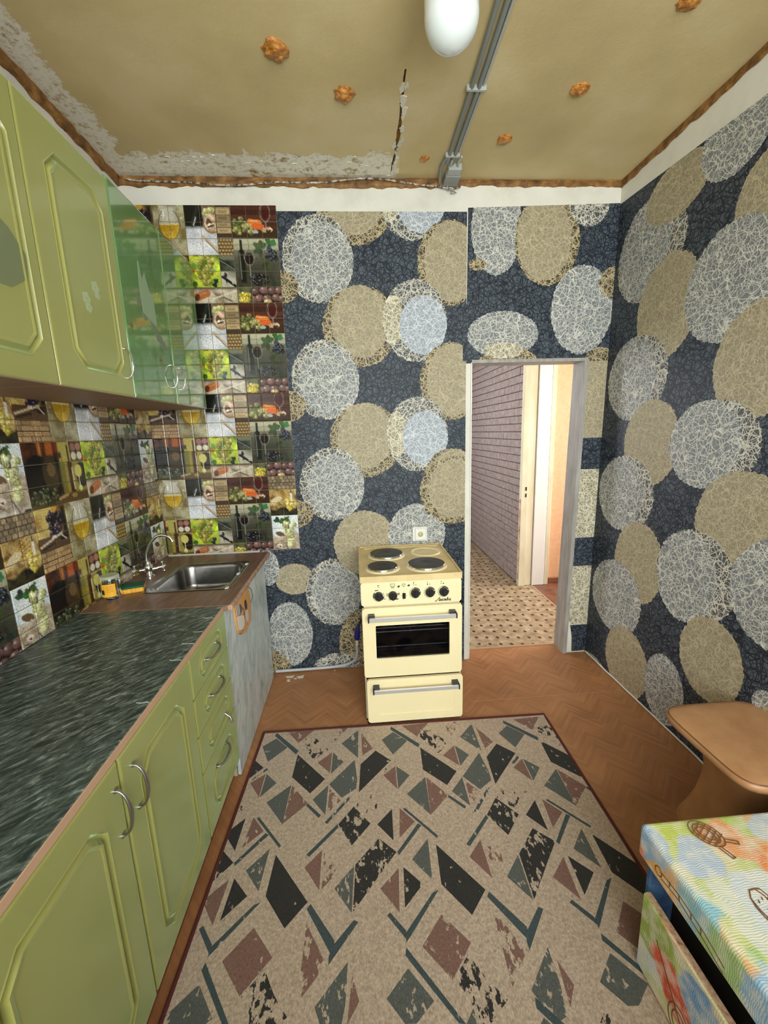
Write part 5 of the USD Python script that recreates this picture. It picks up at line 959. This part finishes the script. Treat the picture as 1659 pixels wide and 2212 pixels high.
bn.part('panel_edge', box(BX0 - .003, BX0 + .013, BY0, .903, .2665, .2705, .001), CHIP, label='bare chipboard edge of the front panel')
bn.part('end_board', box(BX0 + .022, BX1, .920, .938, .0150, .347, .004), BLUEF, label='blue fabric-covered end board')
bn.part('box_inside', cat([box(BX0 + .03, BX1, BY0, .918, .0150, .022), box(BX1 - .02, BX1, BY0, .918, .02, .345), box(BX0 + .10, BX0 + .115, BY0, .918, .02, .345)]), DARKW)
# line drawings printed on the fabric
INKB = pm('brown_print_line', lin(126, 84, 44), .8)
def line3(pts, to3, w): return prism(unary_union([LineString(p).buffer(w) for p in pts]), .0007, to3)
onTop = toXY(.4578)
def basket(cx_, cy_, s, a):
    L = [arc(lambda t: (.5 * math.cos(t), .38 * math.sin(t)), 0, 2 * math.pi, 30)] + [[(x, -.33), (x + .05, .33)] for x in (-.3, -.15, 0, .15, .3)] + [arc(lambda t, k=k: ((.5 - .12 * k) * math.cos(t), (.38 - .1 * k) * math.sin(t)), 0, 2 * math.pi, 24) for k in (1, 2)] + [[(.45, .2), (.75, .4), (.8, .3), (.5, .1)], [(.4, -.2), (.8, -.3), (.75, -.4), (.4, -.3)]]
    return [affinity.translate(affinity.scale(affinity.rotate(LineString(p), a, origin=(0, 0)), s, s, origin=(0, 0)), cx_, cy_).coords for p in L]
bn.part('printed_drawing', line3(basket(.935, .90, .085, -52), onTop, .0014), INKB, under=cus)
pup = [[(0, 0), (.1, .3), (.35, .42), (.6, .35), (.7, .1), (.62, -.2), (.7, -.5), (.95, -.8), (.9, -1.1), (.6, -1.2), (.3, -1.0), (.1, -.6), (.0, -.3), (0, 0)], [(.1, .3), (-.05, .1), (-.1, -.2), (.05, -.25)], [(.6, .35), (.8, .25), (.85, 0), (.7, .0)], [(.25, .1), (.3, .14)], [(.48, .08), (.53, .12)], [(.3, -.12), (.4, -.18), (.5, -.12)], [(.25, -.6), (.4, -.75), (.55, -.6)], [(.5, -1.15), (.45, -.9)]]
bn.part('printed_drawing', line3([[(.905 + .075 * (x * .75 + y * -.2), .712 + .085 * y * .9 + .03 * x) for x, y in p] for p in pup], onTop, .0013), INKB, under=cus)
gir = [arc(lambda t: (.87 - .012 * math.cos(t), .385 + .012 * math.sin(t)), 0, 6.28, 16), [(.862, .392), (.80, .40), (.72, .395), (.665, .38)], [(.858, .375), (.80, .385), (.72, .375), (.665, .362)], [(.83, .40), (.83, .386)], [(.80, .40), (.795, .385)], [(.76, .398), (.757, .38)], [(.73, .396), (.728, .377)]]
bn.part('printed_drawing', line3(gir, toYZ(BX0 - .0002, -1), .0013), INKB, under=cus)
bsk = [[(.84 - .01 * k, .19 - .012 * k), (.76 - .01 * k, .09 - .012 * k)] for k in range(5)] + [arc(lambda t: (.745 + .035 * math.cos(t), .06 + .045 * math.sin(t)), 0, 6.28, 24), arc(lambda t: (.745 + .022 * math.cos(t), .06 + .03 * math.sin(t)), 0, 6.28, 20)]
bn.part('printed_drawing', line3(bsk, toYZ(BX0 - .0082, -1), .0016), INKB)

# ------------------------------------------------------------------ ceiling lamp, conduits and old cable
lp = Thing('ceiling_lamp', 'white opal glass jar lamp hanging from the ceiling', 'lamp', (.332, 1.424, 2.68))
R_ = .0790
lp.part('glass_shade', lathe([(0, 0)] + [(R_ * math.sin(t), R_ * (1 - math.cos(t))) for t in np.linspace(.08, math.pi / 2, 16)] + [(R_, .19), (R_ * .97, .21), (R_ * .8, .225), (R_ * .7, .23)], (.332, 1.424, 2.68), 48), OPAL, smooth=60)
lp.part('base', lathe([(R_ * .72, .226), (R_ * .95, .23), (R_ * .98, .285), (R_ * .9, .2975), (0, .2975)], (.332, 1.424, 2.68), 40), WHITEP, smooth=40)
cd = Thing('cable_conduit', 'grey twin cable conduit running along the ceiling to the far wall', 'conduit', (.56, 2.0, HC))
def cline(x0, x1, x2, y_end, r): return [(x0, 1.2, HC - .012), (x0 + (x1 - x0) * .55, 1.62, HC - .012), (x1, 1.967, HC - .012), (x2, 2.384, HC - .012), (x2 + .002, y_end, HC - .012)]
CG = pm('grey_conduit', lin(132, 138, 134), .5)
for x0, x1, x2, e in ((.518, .541, .5455, 2.44), (.553, .571, .574, 2.45)):
    cd.part('conduit_tube', tube(CubicSpline([1.2, 1.62, 1.967, 2.384, e], np.array(cline(x0, x1, x2, e, .01)))(np.linspace(1.2, e, 40)), .0095, 12), CG, smooth=50)
cd.part('conduit_tube', tube([(.574, 1.2, HC - .006), (.584, 1.62, HC - .006), (.590, 1.967, HC - .006), (.592, 2.36, HC - .006)], .006, 8), GREYPL2, smooth=50)
cd.part('branch_tube', tube([(.545, 2.384, HC - .012), (.530, 2.42, HC - .013), (.522, 2.47, HC - .013), (.528, 2.53, HC - .018), (.538, 2.598, HC - .03)], .0085, 10), CG, smooth=50)
cd.part('clip', box(.520, .604, 1.958, 1.974, HC - .022, HC, .003), GREYPL2, label='pale grey clip')
cd.part('clip', box(.524, .600, 2.376, 2.392, HC - .022, HC, .003), GREYPL2, label='pale grey clip')
cd.part('outlet_fitting', cat([box(.560, .632, 2.462, 2.515, HC - .034, HC, .004)] + [tube([(x, 2.395, HC - .012), (x - .008, 2.43, HC - .016), (x - .004, 2.462, HC - .02), (x + .012, 2.466, HC - .022)], .006, 8) for x in (.575, .612)]), GREYPL2, label='light grey end fitting with hooks')
cd.part('junction_box', box(.556, .640, 2.515, 2.606, HC - .040, HC - .001, .004), GREYPL)
ow = Thing('old_wire', 'thin paint-splashed wire sagging along the torn far ceiling edge', 'wire', (-.3, 2.6, 2.95))
wx = np.linspace(-1.16, .54, 90); wz = 2.948 + .014 * np.sin(wx * 4.2 + 1) + .005 * np.sin(wx * 13) - .02 * np.clip((wx - .3) / .3, 0, 1)
ow.part('wire', tube(np.stack([wx, D - .021 - .004 * np.sin(wx * 9), wz], 1), .0048, 8), nm('paint_splashed_wire', [(.42, lin(70, 56, 42)), (.5, lin(150, 140, 122)), (.62, lin(206, 200, 186))], 45, .6), smooth=50)
ow.part('twist', cat([tube([(.540, D - .02, 2.930), (.60, D - .028, 2.915), (.628, D - .03, 2.895), (.60, D - .026, 2.90)], .005, 8), tube([(.60, D - .03, 2.912), (.655, D - .02, 2.930)], .004, 8), tube([(.58, D - .028, 2.93), (.585, D - .03, 2.905)], .003, 6)]), nm('tape_twist', [(.4, lin(60, 54, 52)), (.6, lin(190, 188, 186))], 60, .5), smooth=50)
